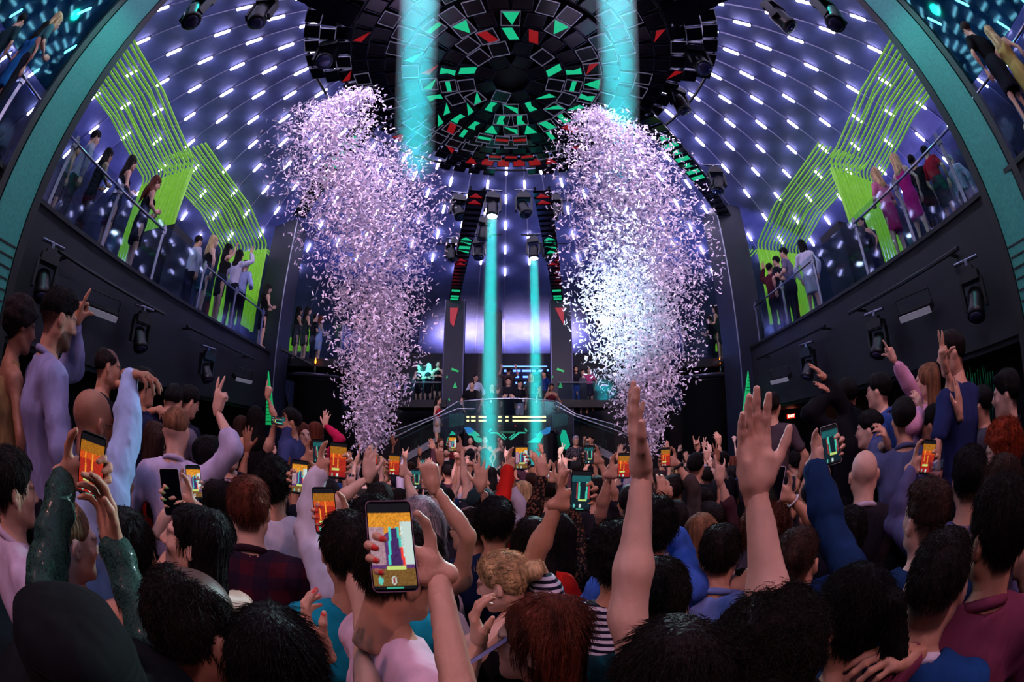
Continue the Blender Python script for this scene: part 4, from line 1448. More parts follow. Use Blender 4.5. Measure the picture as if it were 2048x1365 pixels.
def person(label, hx, hy, d, yaw=0, pitch=0, roll=0, body=None, sex='m', hair='short', hc='dark', skin=1, top='tee', tc=(20, 20, 24), pat=None,
           bot='trousers', bc=(22, 24, 34), R='down', L='down', floor=None, sc=None, beard=False, group=None, collar=None, nails=None, lean=(0, 0), seed=None,
           glasses=False, hat=None, world=None, hairs=1.0, extra=None, sh=0.0, cat='person', lod=None, fat=1.0, rel=None):
    """One figure: root Empty at the feet; children body, hair, clothing. (hx, hy, d): head centre pixel and distance."""
    Hc = V3(at(hx, hy, d)) if world is None else V3(world)
    D = float(np.linalg.norm(Hc - np.array((0, 0, CZ))))
    if floor is None:
        floor = 0.0 if Hc[2] < 1.96 else float(Hc[2] - 1.62)
        if floor > 0:
            RAISED.append((Hc[0], Hc[1], floor, label))
    if rel is None:
        rel = world is None
    if rel:
        va = math.degrees(math.atan2(Hc[0], Hc[1]))
        yaw = yaw + va
        body = None if body is None else body + va
    lod = lod if lod is not None else (0 if D < 1.32 else 1 if D < 2.3 else 2 if D < 4.8 else 3)
    hb = (.015, .0238, .032, .041)[lod]
    sc = sc or (.93 if sex == 'f' else 1.0)
    seed = seed if seed is not None else len(PEOPLE) % 3
    by = math.radians(yaw if body is None else body)
    fw = np.array((math.sin(by), math.cos(by), 0)); rt = np.array((math.cos(by), -math.sin(by), 0))
    HF = head_frame(yaw, pitch, roll)
    neck_top = Hc + HF @ np.array((0, -.03, -.10)) * sc
    ln = fw * lean[1] + rt * lean[0]
    Nb = Hc + UP * (-.205 * sc) - fw * .035 * sc - ln * .15
    Ch = Nb - UP * .17 * sc - ln * .1
    Wa = Nb - UP * .36 * sc - ln * .25
    Pe = Nb - UP * .53 * sc - ln * .35
    w = (.86 if sex == 'f' else 1.0) * sc * fat
    shw = (.158 if sex == 'f' else .185) * sc
    Sh = {q: Nb + rt * (sg * shw) - UP * (.055 - sh) * sc for q, sg in (('R', 1), ('L', -1))}
    root = thing('person', label, cat, (float(Pe[0]), float(Pe[1]), floor), group)
    O = V3(root.location)
    # ---- arms
    arms = {}
    hands = []
    l1, l2 = .285 * sc, .255 * sc
    for q, spec in (('R', R), ('L', L)):
        sg = 1 if q == 'R' else -1
        if spec is None:
            continue
        if spec == 'down':
            spec = ('relax', Sh[q] - UP * .56 * sc + rt * sg * .07 + fw * .05, -UP, -rt * sg)
        elif spec == 'fwd':
            spec = ('relax', Sh[q] - UP * .22 * sc - rt * sg * .03 + fw * .30, fw * .8 + UP * .4, -rt * sg)
        elif spec == 'up':
            spec = ('open', Sh[q] + UP * .46 * sc + rt * sg * .10 + fw * .18, UP, fw)
        elif spec == 'chest':
            spec = ('relax', Sh[q] - UP * .25 * sc - rt * sg * .10 + fw * .24, -rt * sg + UP * .3, -fw)
        pose, tgt = spec[0], spec[1]
        tgt = V3(at(*tgt)) if len(tgt) == 3 and not isinstance(tgt, np.ndarray) and tgt[0] > 20 else V3(tgt)
        fd = spec[2] if len(spec) > 2 and spec[2] is not None else None
        pn = spec[3] if len(spec) > 3 and spec[3] is not None else fw
        if isinstance(fd, (int, float)):              # lean in the picture plane, degrees from upright, towards picture right
            fd = UP * math.cos(math.radians(fd)) + np.array((1, 0, 0)) * math.sin(math.radians(fd))
        if fd is None:
            fd = unit(unit(tgt - Sh[q]) + UP * .5)
        fd = unit(np.array(fd, float))
        pn = np.array(pn, float)
        pn = unit(pn - fd * (pn @ fd))
        Wt = tgt - fd * (.085 * sc)
        pole = -UP * 1.0 + rt * sg * .5 + fw * .05
        if len(spec) > 4 and spec[4] is not None:
            pole = np.array(spec[4], float)
        E = ik(Sh[q], Wt, l1, l2, pole)
        arms[q] = (Sh[q], E, Wt, fd, pn)
        nz = unit(np.cross(fd, pn))                    # local x = y cross z with z = -pn
        M = np.stack([np.cross(fd, -pn), fd, -pn], 1)
        hands.append((pose, q, M, Wt))
    pts = [Pe, Nb, Hc] + [p for a in arms.values() for p in a[:3]]
    lo = np.min(pts, 0) - .26; hi = np.max(pts, 0) + .2
    lo[2] = min(lo[2], Pe[2] - .16)
    # ---- body field
    def torso(F, g, upto='neck'):
        F.cap(Pe, Wa, .160 * w + g, .138 * w + g, .05, flat=(fw, .70))
        F.cap(Wa, Ch, .138 * w + g, .158 * w + g, .05, flat=(fw, .72))
        F.cap(Ch, Nb - UP * .06, .158 * w + g, .105 * w + g, .05, flat=(fw, .70))
        for q, sg in (('R', 1), ('L', -1)):
            S = Sh[q]
            F.cap(Nb - UP * .05 * sc + rt * sg * .05, S + UP * .005, .062 * sc + g, .058 * sc + g, .05)
            F.cap(Nb + UP * .02 * sc + rt * sg * .02 - fw * .01, S + UP * .02 * sc, .045 * sc + g, .036 * sc + g, .04)
            if sex == 'f':
                F.ell(Ch + rt * sg * .065 * sc + fw * .085 * sc + UP * .0, np.array((.06, .06, .062)) * sc + g, .03)

    def arm(F, q, g, to=2.0):
        S, E, Wt = arms[q][:3]
        thin = .86 if sex == 'f' else 1.0
        ru, re, rw = .050 * sc * thin, .040 * sc * thin, .0248 * sc * (.94 if sex == 'f' else 1.0)
        t = min(1, to)
        fo = .0042 if g > .005 and lod < 3 else 0.0
        F.cap(S, S + (E - S) * t, ru + g, ru + (re - ru) * t + g, .04, fold=fo)
        if to > 1:
            t = to - 1
            mid = E + (Wt - E) * min(t, .35)
            F.cap(E, mid, re + g, .0435 * sc * thin + g, .02, fold=fo)
            if t > .35:
                e2 = E + (Wt - E) * t
                F.cap(mid, e2, .0435 * sc * thin + g, .0435 * sc * thin + (rw - .0435 * sc * thin) * (t - .35) / .65 + g, .02, flat=(arms[q][4], .90) if g == 0 and t > .9 else None, fold=fo)

    F = Field(lo, hi, hb)
    torso(F, -.004)
    F.cap(Nb - UP * .06, neck_top, (.050 if sex == 'f' else .062) * sc, (.043 if sex == 'f' else .054) * sc, .04)
    for q in arms:
        arm(F, q, 0)
    legs_bare = bot in ('skirt', 'dress', 'shorts')
    hipx = .085 * sc
    zf = floor + .03
    legh = Pe[2] - zf
    kn = {}
    for q, sg in (('R', 1), ('L', -1)):
        hp = Pe + rt * sg * hipx - UP * .05
        an = np.array((hp[0] + rt[0] * sg * .03, hp[1] + rt[1] * sg * .03, zf + .05))
        kn[q] = (hp, hp * .5 + an * .5 + fw * .02, an)
    V, Q = F.mesh()
    parts = [(V, Q, np.ones((len(V), 3)))]
    if legs_bare:
        lo2 = np.min([k_ for a in kn.values() for k_ in a], 0) - .14
        hi2 = np.max([k_ for a in kn.values() for k_ in a], 0) + .14
        F2 = Field(lo2, hi2, (.022, .026, .03, .036)[lod])
        for q in kn:
            hp, k_, an = kn[q]
            F2.cap(hp, k_, .082 * sc, .052 * sc, .03); F2.cap(k_, an, .050 * sc, .032 * sc, .03)
            F2.cap(an - UP * .02, an + fw * .13 - UP * .035, .034, .026, .02)
        V2, Q2 = F2.mesh()
        parts.append((V2, Q2, np.ones((len(V2), 3))))
    hv, hq, ht = head_geo(sex, lod, beard, hair not in (None, 'bald') and hc not in ('blonde', 'silver', 'light', 'red'))
    hs = sc * (1.0 if sex == 'm' else 1.02)
    parts.append((hv * hs @ HF.T + Hc, hq, ht))
    for pose, q, M, Wt in hands:
        gv, gq, gt = hand_geo(pose, q, lod, nails)
        parts.append((gv * sc * (.92 if sex == 'f' else 1.0) @ M.T + Wt, gq, gt))
    n = 0; VV = []; QQ = []; TT = []
    for v_, q_, t_ in parts:
        VV.append(v_); QQ.append(q_ + n); TT.append(t_); n += len(v_)
    me = np_mesh('body', np.concatenate(VV) - O, np.concatenate(QQ), [SKIN[skin]], np.concatenate(TT))
    link('body', me, root)
    # ---- clothing
    sl = {'tee': .62, 'shirt': 1.93, 'long': 1.95, 'roll': 1.30, 'tank': 0, 'strap': 0, 'jacket': 1.9, 'polo': .7, 'blouse': 1.8}[top]
    g = {'jacket': .020, 'shirt': .014, 'roll': .014, 'blouse': .018}.get(top, .010)
    G = Field(lo - .02, hi + .02, hb)
    if top in ('strap', 'tank'):
        G.cap(Pe - UP * .03, Wa, .160 * w + g, .138 * w + g, .05, flat=(fw, .70))
        G.cap(Wa, Ch, .138 * w + g, .158 * w + g, .05, flat=(fw, .72))
        G.cap(Ch, Ch + UP * .04, .158 * w + g, .14 * w + g, .04, flat=(fw, .70))
        for q, sg in (('R', 1), ('L', -1)):
            if sex == 'f':
                G.ell(Ch + rt * sg * .065 * sc + fw * .085 * sc, np.array((.06, .06, .062)) * sc + g, .03)
            wd = .03 if top == 'tank' else .012
            st = Nb - UP * .012 * sc + rt * sg * .10 * sc
            G.cap(Ch + fw * .09 + rt * sg * .07, st + UP * .03, wd, wd, .01)
            G.cap(Ch - fw * .09 + rt * sg * .07, st + UP * .03, wd, wd, .01)
    else:
        torso(G, g)
        for q in arms:
            if sl > 0:
                arm(G, q, g * 1.1 + .004, sl)
        # neck opening
        G.ell(Nb + UP * .055 * sc + fw * .01, np.array((.066, .066, .055)) * sc, .015, sub=True)
    G.D = np.maximum(G.D, f32(Pe[2] - .10 * sc) - G.coords()[2])
    X, Y, Z = G.coords()
    G.D = G.D + f32((.0065, .006, .004, .002)[lod]) * (noise3(X - f32(Nb[0]), Y - f32(Nb[1]), Z - f32(Nb[2]), 17, seed) + f32(.6) * noise3(Y - f32(Nb[1]), (Z - f32(Nb[2])) * f32(1.6), X - f32(Nb[0]), 43, seed + 2)) * f32(1.0 if top not in ('tank', 'strap') else .35)
    gv, gq = G.mesh()
    cm = cloth(tc, pat)
    link({'tee': 'shirt', 'strap': 'top', 'tank': 'top', 'long': 'sweater', 'roll': 'shirt', 'polo': 'shirt'}.get(top, top), np_mesh('clothing', gv - O, gq, [cm]), root)
    if collar:
        ring = []
        for k in range(17):
            a = 2 * math.pi * k / 16
            ring.append(Vector(Nb + (rt * math.cos(a) * .067 + fw * (math.sin(a) * .064 + .004) + UP * (.040 - .034 * math.sin(a))) * sc - O))
        MB().tube(ring, [.0155 * sc] * 17, 8, cap=False).build('collar', cloth(collar), root, True)
    # ---- lower clothing
    lo2 = np.array((min(a[0][0] for a in kn.values()), min(a[0][1] for a in kn.values()), zf)) - .2
    hi2 = np.array((max(a[0][0] for a in kn.values()), max(a[0][1] for a in kn.values()), Pe[2] + .12)) + .2
    lo2[2] = zf - .05
    B = Field(lo2, hi2, (.062 if (floor < .05 and D > 1.9) else (.030, .034, .038, .045)[lod]))
    if bot == 'trousers':
        B.cap(Pe + UP * .05, Pe - UP * .06, .150 * w + .014, .165 * w + .014, .05, flat=(fw, .72))
        for q in kn:
            hp, k_, an = kn[q]
            B.cap(hp, k_, .092 * sc, .066 * sc, .04); B.cap(k_, an, .064 * sc, .050 * sc, .03)
            B.cap(an - UP * .03, an + fw * .15 - UP * .045, .042, .034, .02)
    else:
        ln_ = {'skirt': .34, 'dress': .36, 'shorts': .36}[bot]
        B.cap(Pe + UP * .12, Pe, .145 * w + .016, .165 * w + .018, .05, flat=(fw, .74))
        B.cap(Pe, Pe - UP * ln_ * sc, .165 * w + .018, .150 * w + .03, .05, flat=(fw, .80))
        B.D = np.maximum(B.D, f32(Pe[2] - ln_ * sc - .02) - B.coords()[2])
    bv, bq = B.mesh()
    link({'trousers': 'trousers', 'skirt': 'skirt', 'dress': 'dress_skirt', 'shorts': 'shorts'}[bot], np_mesh('lower_clothing', bv - O, bq, [cloth(tc, pat) if bot == 'dress' else cloth(bc)]), root)
    # ---- hair, hat, glasses
    if hair and hair != 'bald':
        hm = hair_mesh(hair, lod, seed, HAIR[hc])
        Mh = Matrix([list(HF[i] * hs * hairs) + [float(Hc[i] - O[i])] for i in range(3)] + [[0, 0, 0, 1]])
        ho = shared('hair', hm, root, Mh)
        ho.material_slots[0].link = 'OBJECT'
        ho.material_slots[0].material = HAIR[hc]
        if lod < 2 and hair not in ('buzz',) and not hat:
            so = shared('strands', hair_strands(hair, lod, seed, hm), ho, Matrix())
            so.material_slots[0].link = 'OBJECT'
            so.material_slots[0].material = HAIR[hc]
    HM = Matrix([list(HF[i] * hs) + [float(Hc[i] - O[i])] for i in range(3)] + [[0, 0, 0, 1]])
    if hat:
        hb_ = MB()
        for rr_, zz in ((.101, .11), (.1015, .122), (.1018, .134), (.1005, .146)):
            hb_.lathe([(rr_ - .004, zz - .003), (rr_ + .0022, zz), (rr_ - .004, zz + .003)], n=36)
        hb_.lathe([(.18, .05), (.185, .056), (.14, .062), (.098, .066), (.102, .10), (.100, .15), (.085, .185), (.05, .20), (.005, .205)], n=36).lathe([(.1, .062), (.1045, .068), (.1045, .095), (.1, .10)], n=36)
        shared('hat', withmat(hb_.mesh('hat', True), cloth(hat)), root, HM @ Matrix.Translation((0, -.015, 0)) @ Matrix.Diagonal((1.0, 1.18, 1, 1)))
    if hat is None and extra == 'cap':
        hb_ = MB().lathe([(.092, .03), (.094, .07), (.085, .11), (.055, .138), (.005, .146)], n=24).box((0, .125, .04), (.13, .11, .012))
        shared('cap', withmat(hb_.mesh('cap', True), cloth((38, 60, 66))), root, HM @ Matrix.Diagonal((1.0, 1.12, 1, 1)))
    if glasses:
        b = MB()
        for s in (-1, 1):
            b.tube([Vector((s * .032 + .024 * math.cos(a), .105, .003 + .019 * math.sin(a))) for a in np.linspace(0, 2 * math.pi, 13)], .0022, 4, cap=False)
            b.tube([(s * .056, .10, .006), (s * .082, .0, .008)], .002, 4)
        b.tube([(-.009, .108, .006), (.009, .108, .006)], .002, 4)
        shared('glasses', withmat(b.mesh('glasses'), mat('spectacle_frame', (16, 16, 18), .3)), root, HM)
    for q in arms:
        if extra and extra.startswith('band' + q):
            S, E, Wt, fd, pn = arms[q]
            ax = unit(Wt - E)
            u = unit(np.cross(ax, pn)); v_ = np.cross(ax, u)
            ringp = [Vector(Wt - ax * .03 + (u * math.cos(a) * .034 + v_ * math.sin(a) * .030) * sc - O) for a in np.linspace(0, 2 * math.pi, 15)]
            MB().tube(ringp, .005 if extra.endswith('w') else .011, 5, cap=False).build('bracelet' if extra.endswith('w') else 'watch', mat('bracelet_white', (230, 225, 235), .3) if extra.endswith('w') else FIX, root, True)
    PEOPLE.append((root, Hc))
    return root, arms


# ---------------------------------------------------------------- phones
def screen_art(kind, nx=18, ny=34):
    """colours of a little picture of the club on a phone screen, row by row from the bottom"""
    rs = random.Random(kind)
    warm = kind % 3
    sh_ = rs.uniform(-.25, .25)
    C = np.zeros((ny, nx, 3))
    for j in range(ny):
        for i in range(nx):
            u, v = (i + .5) / nx * 2 - 1, (j + .5) / ny
            n_ = .7 + .6 * rs.random()
            if v > .90 or v < .045:
                C[j, i] = (.006, .006, .008) if not (v < .035 and v > .02 and abs(u) < .4) else (.05, .45, .3)
                continue
            edge = .92 - .25 * abs(u - sh_) ** 1.3
            if warm == 0:
                c = np.array((.62, .24, .02) if v > .70 - .22 * abs(u) else (.10, .03, .14)) * n_
                if abs(u - sh_) < .30 * (1.05 - v) + .06 and v < .72:
                    c = np.array((.05, .02, .10)) * n_
                if u - sh_ > .35 and .3 < v < .80:
                    c = np.array((.50, .62, .58)) * (n_ if u < .6 else 1)
                if u - sh_ < -.45 and .3 < v < .74:
                    c = np.array((.34, .20, .24)) * n_
                if abs(u - sh_ + .40 - .35 * v) < .055 and .3 < v < .74:
                    c = np.array((.04, .55, .50))
                if abs(u - sh_ - .52 + .45 * v) < .06 and .26 < v < .74:
                    c = np.array((.80, .05, .03)) if v < .5 else np.array((.05, .5, .42))
                if v < .25:
                    c = np.array((.16, .08, .02)) * n_
            elif warm == 1:
                c = np.array((.55, .07, .01) if v > .6 else (.34, .02, .01)) * n_
                if abs(abs(u - sh_) - .22 - .12 * v) < .05 and v > .3:
                    c = np.array((.80, .30, .03)) * n_
                if v > .72:
                    c = np.array((.30, .11, .01)) * n_
                if v < .2:
                    c = np.array((.28, .01, .01)) * n_
            else:
                c = np.array((.004, .014, .022)) * n_
                if abs(abs(u - sh_) - .35 - .1 * v) < .10 and v > .28:
                    c = np.array((.05, .50, .36)) * n_
                if abs(abs(u - sh_) - .62) < .08 and .3 < v < .7:
                    c = np.array((.35, .03, .04)) * n_
                if v > .74:
                    c = np.array((.01, .09, .10)) * n_
            if .24 < v < .28 and abs(u - sh_) < .45:
                c = np.array((.50, .62, .16))
            q_ = math.hypot(u * .5, (v - .11) * 1.05)
            if q_ < .055 and v < .19:
                c = np.array((.5, .62, .58)) if q_ > .035 or warm else np.array((.3, .05, .04))
            if math.hypot((u + .62) * .5, (v - .11) * 1.05) < .05:
                c = np.array((.10, .5, .42))
            C[j, i] = c
    return C


PHONE_N = 0


def phone(label, c, nrm, up, kind=0, size=(.074, .152, .009), case=(18, 18, 20), strength=1.1, group='phones held up by the crowd', off=False):
    global PHONE_N
    PHONE_N += 1
    nrm = unit(np.array(nrm, float)); up = np.array(up, float); up = unit(up - nrm * (up @ nrm))
    x = np.cross(up, nrm)
    o = thing('phone', label, 'phone', tuple(c), group)
    o.matrix_world = basis(Vector(x), Vector(up), Vector(nrm), Vector(c))
    w, hh, t = size
    def rr_(w_, h_, r, z0, z1):
        pts = []
        for cx, cy, a0 in ((w_ / 2 - r, h_ / 2 - r, 0), (-w_ / 2 + r, h_ / 2 - r, 90), (-w_ / 2 + r, -h_ / 2 + r, 180), (w_ / 2 - r, -h_ / 2 + r, 270)):
            for k in range(5):
                a = math.radians(a0 + k * 22.5)
                pts.append((cx + r * math.cos(a), cy + r * math.sin(a)))
        return MB().hexa([Vector((a, b, z0)) for a, b in pts], [Vector((a, b, z1)) for a, b in pts])
    rr_(w, hh, .010, -t / 2, t / 2).build('case', mat('phone_case_%d_%d_%d' % case, case, .35), o)
    if off:
        rr_(w * .93, hh * .96, .006, t / 2, t / 2 + .0008).build('screen', mat('screen_dark', (6, 6, 9), .08), o)
    else:
        fine = (Vector(c) - Vector((0, 0, CZ))).length < 1.6
        key = ('scr', kind, w, hh, fine)
        if key not in _LIB:
            C = screen_art(kind, 36, 68) if fine else screen_art(kind)
            ny, nx = C.shape[:2]
            sw, sh_ = w * .92, hh * .93
            V = []; Qd = []; T = []
            for j in range(ny):
                for i in range(nx):
                    b0 = len(V)
                    for di, dj in ((0, 0), (1, 0), (1, 1), (0, 1)):
                        V.append((-sw / 2 + sw * (i + di) / nx, -sh_ / 2 + sh_ * (j + dj) / ny, t / 2 + .0012))
                        a = C[min(ny - 1, j + dj), min(nx - 1, i + di)]
                        T.append(a)
                    Qd.append((b0, b0 + 1, b0 + 2, b0 + 3))
            m = MATS.get('phone_screen')
            if m is None:
                m = bpy.data.materials.new('phone_screen'); m.use_nodes = True
                N, Lk = m.node_tree.nodes, m.node_tree.links
                a = N.new('ShaderNodeAttribute'); a.attribute_name = 'tint'
                b = N['Principled BSDF']
                b.inputs['Base Color'].default_value = (.01, .01, .01, 1); b.inputs['Roughness'].default_value = .15
                Lk.new(a.outputs['Color'], b.inputs['Emission Color'])
                b.inputs['Emission Strength'].default_value = strength
                m.cycles.emission_sampling = 'NONE'
                MATS['phone_screen'] = m
            me = np_mesh('screen', V, Qd, [m], np.array(T))
            me.polygons.foreach_set('use_smooth', [False] * len(Qd))
            _LIB[key] = me
        rr_(w * .96, hh * .975, .008, t / 2, t / 2 + .0006).build('glass_front', mat('screen_dark', (6, 6, 9), .08), o)
        link('screen', _LIB[key], o)
    MB().box((-w * .28, hh * .4, -t / 2 - .001), (w * .22, hh * .12, .002)).build('camera_bump', mat('screen_dark', (6, 6, 9), .08), o)
    return o


def phone_arm(side, px, py, d, tilt=0, kind=0, label=None, size=(.074, .152, .009), case=(18, 18, 20), face=None, land=False, off=False, tip=0.0, two=False):
    """places a phone and returns the arm spec of the hand that holds it from behind"""
    c = V3(at(px, py, d))
    nrm = unit(np.array((0, 0, CZ)) - c) if face is None else unit(np.array(face, float))
    right = unit(np.cross(UP, nrm)) * 1.0          # picture right as the camera sees the screen
    upv = unit(UP - nrm * (UP @ nrm))
    a = math.radians(tilt)
    up = upv * math.cos(a) + right * math.sin(a)
    rgt = np.cross(up, nrm)
    if land:
        up2 = rgt
    else:
        up2 = up
    phone(label, c, nrm, up2, kind, size, case, off=off)
    sg = 1 if side == 'R' else -1
    fd = unit(up * .34 - rgt * sg * .94)
    tgt = c - nrm * .0175 - up * .022
    return ('grip', tgt, fd, nrm)
# ================================================================== THE CROWD
NAVY, BLK, WHT, GREY = (20, 26, 48), (17, 16, 20), (214, 208, 222), (84, 80, 92)
P_ = person
STAGE_DIR = np.array((0, 1.0, 0))
CAMW = np.array((0, -1.0, 0))
# ---- nearest figures
P_('person in black hat and glittering sleeves filming with both hands', 212, 1432, .74, 8, hair='short', hc='black', skin=2, top='long', tc=(16, 24, 23), pat=('glitter', (46, 84, 72), 300), hat=(7, 7, 9),
   R=('relax', (212, 1015, 1.06), -12, (0, -.3, 0) + CAMW * .2), L=phone_arm('L', 183, 932, 1.10, 8, 1, 'phone seen edge-on between two raised hands above the hat', face=(.75, -.65, -.1)))
P_('brown-skinned man with thinning dark hair facing right in front of the hat', 400, 1262, .84, 62, -4, skin=3, hair='thin', hc='dark', tc=BLK, floor=0)
P_('woman with straight black hair filming with red nails', 552, 1325, .86, 4, sex='f', hair='long', hc='black', skin=1, top='tank', nails='red', floor=0,
   R=phone_arm('R', 650, 1022, 1.38, -4, 1, 'phone with red glowing screen held by red-nailed hand'), L=('relax', (612, 1240, .98), -25, (.6, .5, 0)))
P_('young man in pale pink tee looking right behind the big phone', 800, 1152, 1.08, 62, -14, skin=2, hair='short', hc='dark', tc=(226, 186, 204), floor=0)
P_('person below the camera filming with a large phone', 0, 0, 0, world=(-.17, .13, 1.60), yaw=0, sex='f', skin=1, hair='long', hc='brown', top='tank', nails='red', floor=0, lod=0,
   R=phone_arm('R', 783, 1094, .74, -3, 0, 'large phone closest to the camera filming the confetti', size=(.079, .162, .009), case=(150, 120, 150)))
P_('man with brown curls raising two bare arms high', 1535, 1318, .90, 0, hair='curly', hc='dark', skin=0, tc=(32, 26, 32), floor=0,
   R=('flat', (1508, 892, .84), -3, CAMW, (-.75, .5, -.5)), L=('flat', (1272, 868, .92), -8, (.95, -.35, 0), (-.6, .1, -.8)))
P_('blonde woman with hair in a bun looking left', 1005, 1168, 1.62, -72, -16, body=-30, sex='f', hair='bun', hc='blonde', skin=0, top='tank', tc=BLK)
P_('brunette woman in profile facing left beside a glitter phone', 1072, 1285, 1.06, -84, 2, sex='f', hair='long', hc='auburn', skin=1, top='tee', tc=(46, 24, 30), floor=0,
   L=('relax', (948, 1232, 1.12), -8, (.8, .2, 0)), R='down')
phone('glitter-edged dark phone in front of the brunette woman', at(962, 1312, 1.0), (-.6, .35, .7), (.35, .85, .30), off=True, case=(120, 120, 165))
P_('dark-haired man in teal plaid shirt with his back turned', 1308, 1215, 1.16, 6, hair='short', hc='dark', skin=1, top='shirt', tc=(14, 78, 84), pat=('plaid', (8, 22, 30), 24), floor=0)
P_('person with long dark hair at the bottom edge below the teal plaid shirt', 1345, 1352, .80, 0, sex='f', hair='long', hc='dark', tc=BLK, floor=0)
P_('dark-haired woman turned left below the man with the fade', 1692, 1238, 1.04, -58, 0, sex='f', hair='pony', hc='black', skin=1, top='tee', tc=(24, 20, 26), floor=0)
P_('man in blue suit jacket and white collar with short dark hair', 1872, 1178, 1.10, 4, hair='fade', hc='dark', skin=1, top='jacket', tc=(22, 62, 118), collar=(216, 206, 224), floor=0)
P_('man in maroon shirt resting a hand on the blue jacket', 1992, 1072, 1.18, -46, 0, body=-20, hair='short', hc='dark', skin=2, top='shirt', tc=(122, 52, 78), collar=(122, 52, 78), floor=0,
   L=('relax', (1775, 1318, 1.0), (-.85, .3, .25), (0, .25, -1)))
P_('tall man in dark blue jacket filming with raised phone', 1850, 1040, 1.56, -38, 6, body=-15, hair='fade', hc='brown', skin=0, top='jacket', tc=(16, 44, 86),
   L=phone_arm('L', 1662, 890, 1.72, -8, 2, 'white phone with green screen raised by the man in blue jacket', case=(220, 220, 225)))
P_('man with combed brown fade and white collar seen from behind', 1592, 1128, 1.62, 12, hair='fade', hc='brown', skin=1, top='jacket', tc=(24, 22, 30), collar=(214, 206, 226))
P_('woman with dark hair looking up to the left with closed eyes', 385, 1088, 1.36, -82, 14, body=-40, sex='f', hair='wavy', hc='black', skin=0, top='strap', tc=BLK)
P_('woman with green nails filming on a pale phone', 262, 1105, 1.32, 20, 0, sex='f', hair='pony', hc='black', skin=1, top='strap', tc=(30, 24, 30), nails='green',
   R=phone_arm('R', 343, 985, 1.46, -6, 1, 'pale phone held between hands with green nails', case=(205, 205, 215), off=True), L=('relax', (372, 1015, 1.48), -30, (-.3, -.8, 0)))
P_('man in speckled blue shirt with short fair hair facing right', 142, 1082, 1.44, 72, -6, body=40, hair='buzz', hc='light', skin=0, top='shirt', tc=(52, 78, 122), pat=('spots', (92, 122, 168), 60), collar=(52, 78, 122))
P_('man in pale pink shirt at the left edge in profile', 28, 982, 1.66, 80, 0, hair='short', hc='dark', skin=1, top='shirt', tc=(206, 180, 202), collar=(206, 180, 202))
P_('man in red and navy plaid shirt with auburn hair from behind', 500, 1022, 1.78, 14, hair='short', hc='auburn', skin=0, top='shirt', tc=(70, 18, 34), pat=('plaid', (18, 20, 40), 9), collar=(40, 16, 30))
P_('man in turquoise tee with dark hair behind the white sleeve', 700, 1108, 1.36, 0, hair='short', hc='dark', skin=2, tc=(16, 142, 166))
P_('person in white long sleeves holding up a phone with a watch', 748, 1062, 1.62, 0, hair='short', hc='black', skin=1, top='long', tc=(206, 200, 218), extra='bandLb',
   L=phone_arm('L', 676, 922, 1.76, 2, 1, 'phone with orange screen above a watch-wearing wrist'))
# ---- second rank
P_('man in white tee and glasses turned left', 938, 1060, 2.2, -58, -2, body=-20, hair='thin', hc='dark', skin=1, tc=(208, 198, 216), glasses=True)
P_('man in navy shirt with thick black hair from behind', 992, 1052, 2.12, 4, hair='quiff', hc='black', skin=2, top='shirt', tc=(18, 32, 66))
P_('woman in red sleeves with parted dark hair lifting a phone', 1068, 1082, 2.1, 2, sex='f', hair='long', hc='dark', skin=1, top='long', tc=(196, 30, 22), nails='red',
   L=phone_arm('L', 1043, 915, 2.5, 0, 0, 'phone with blue rim lifted by red sleeves before the booth', case=(40, 50, 130)))
P_('woman in black lace sleeves with both hands raised', 1118, 1068, 2.45, 0, sex='f', hair='long', hc='black', skin=1, top='long', tc=(22, 18, 18), pat=('spots', (110, 74, 58), 55),
   R=('relax', (1128, 945, 2.6), 10, STAGE_DIR), L=('relax', (1082, 928, 2.55), -8, STAGE_DIR))
P_('person in navy and white striped tee holding up a dark phone', 1235, 1122, 1.58, 0, hair='curly', hc='black', skin=2, top='tee', tc=(206, 204, 222), pat=('stripe', (18, 20, 44), 42),
   L=phone_arm('L', 1162, 982, 1.56, 3, 2, 'black phone held up left of the raised bare arms'))
P_('man in bright blue shirt with black curls raising an arm', 1302, 1062, 1.80, 0, hair='curly', hc='black', skin=2, top='roll', tc=(58, 96, 188), R=('relax', (1330, 985, 1.95), 12, STAGE_DIR))
P_('man in pale blue shirt with brown hair from behind', 1440, 1112, 1.88, 8, hair='short', hc='dark', skin=1, top='shirt', tc=(112, 136, 204), collar=(112, 136, 204))
P_('woman with long fair hair in pink behind the pale blue shirt', 1404, 1070, 2.35, 10, sex='f', hair='long', hc='light', skin=0, top='tee', tc=(206, 140, 170))
P_('dark-haired man with collar left of the fair-haired woman', 1348, 1048, 2.5, 8, hair='short', hc='dark', skin=1, top='shirt', tc=(110, 116, 150), collar=(150, 150, 190))
P_('woman with silver hair punching a fist upward', 845, 1052, 1.80, 0, sex='f', hair='bob', hc='silver', skin=1, top='tank', tc=(30, 26, 34), R=('fist', (856, 932, 1.62), -14, STAGE_DIR, (1, -.2, -.5)))
P_('woman with dark auburn curls and white bracelet holding a phone', 1530, 1068, 1.92, 0, sex='f', hair='afro', hc='auburn', skin=1, top='tank', tc=(26, 20, 24), nails='red', extra='bandRw', hairs=.92,
   R=phone_arm('R', 1550, 968, 1.86, 10, 1, 'dark phone with pale edge held by a braceleted hand', off=True, case=(200, 190, 215)))
P_('bearded man in navy shirt looking down to the left', 1640, 1006, 2.32, -66, -24, body=-30, hair='short', hc='black', skin=1, top='tee', tc=(22, 24, 40), beard=True)
P_('man in blue plaid shirt with dark hair from behind', 1694, 1078, 1.95, -8, hair='short', hc='black', skin=1, top='shirt', tc=(24, 70, 158), pat=('plaid', (8, 14, 36), 10), collar=(24, 70, 158))
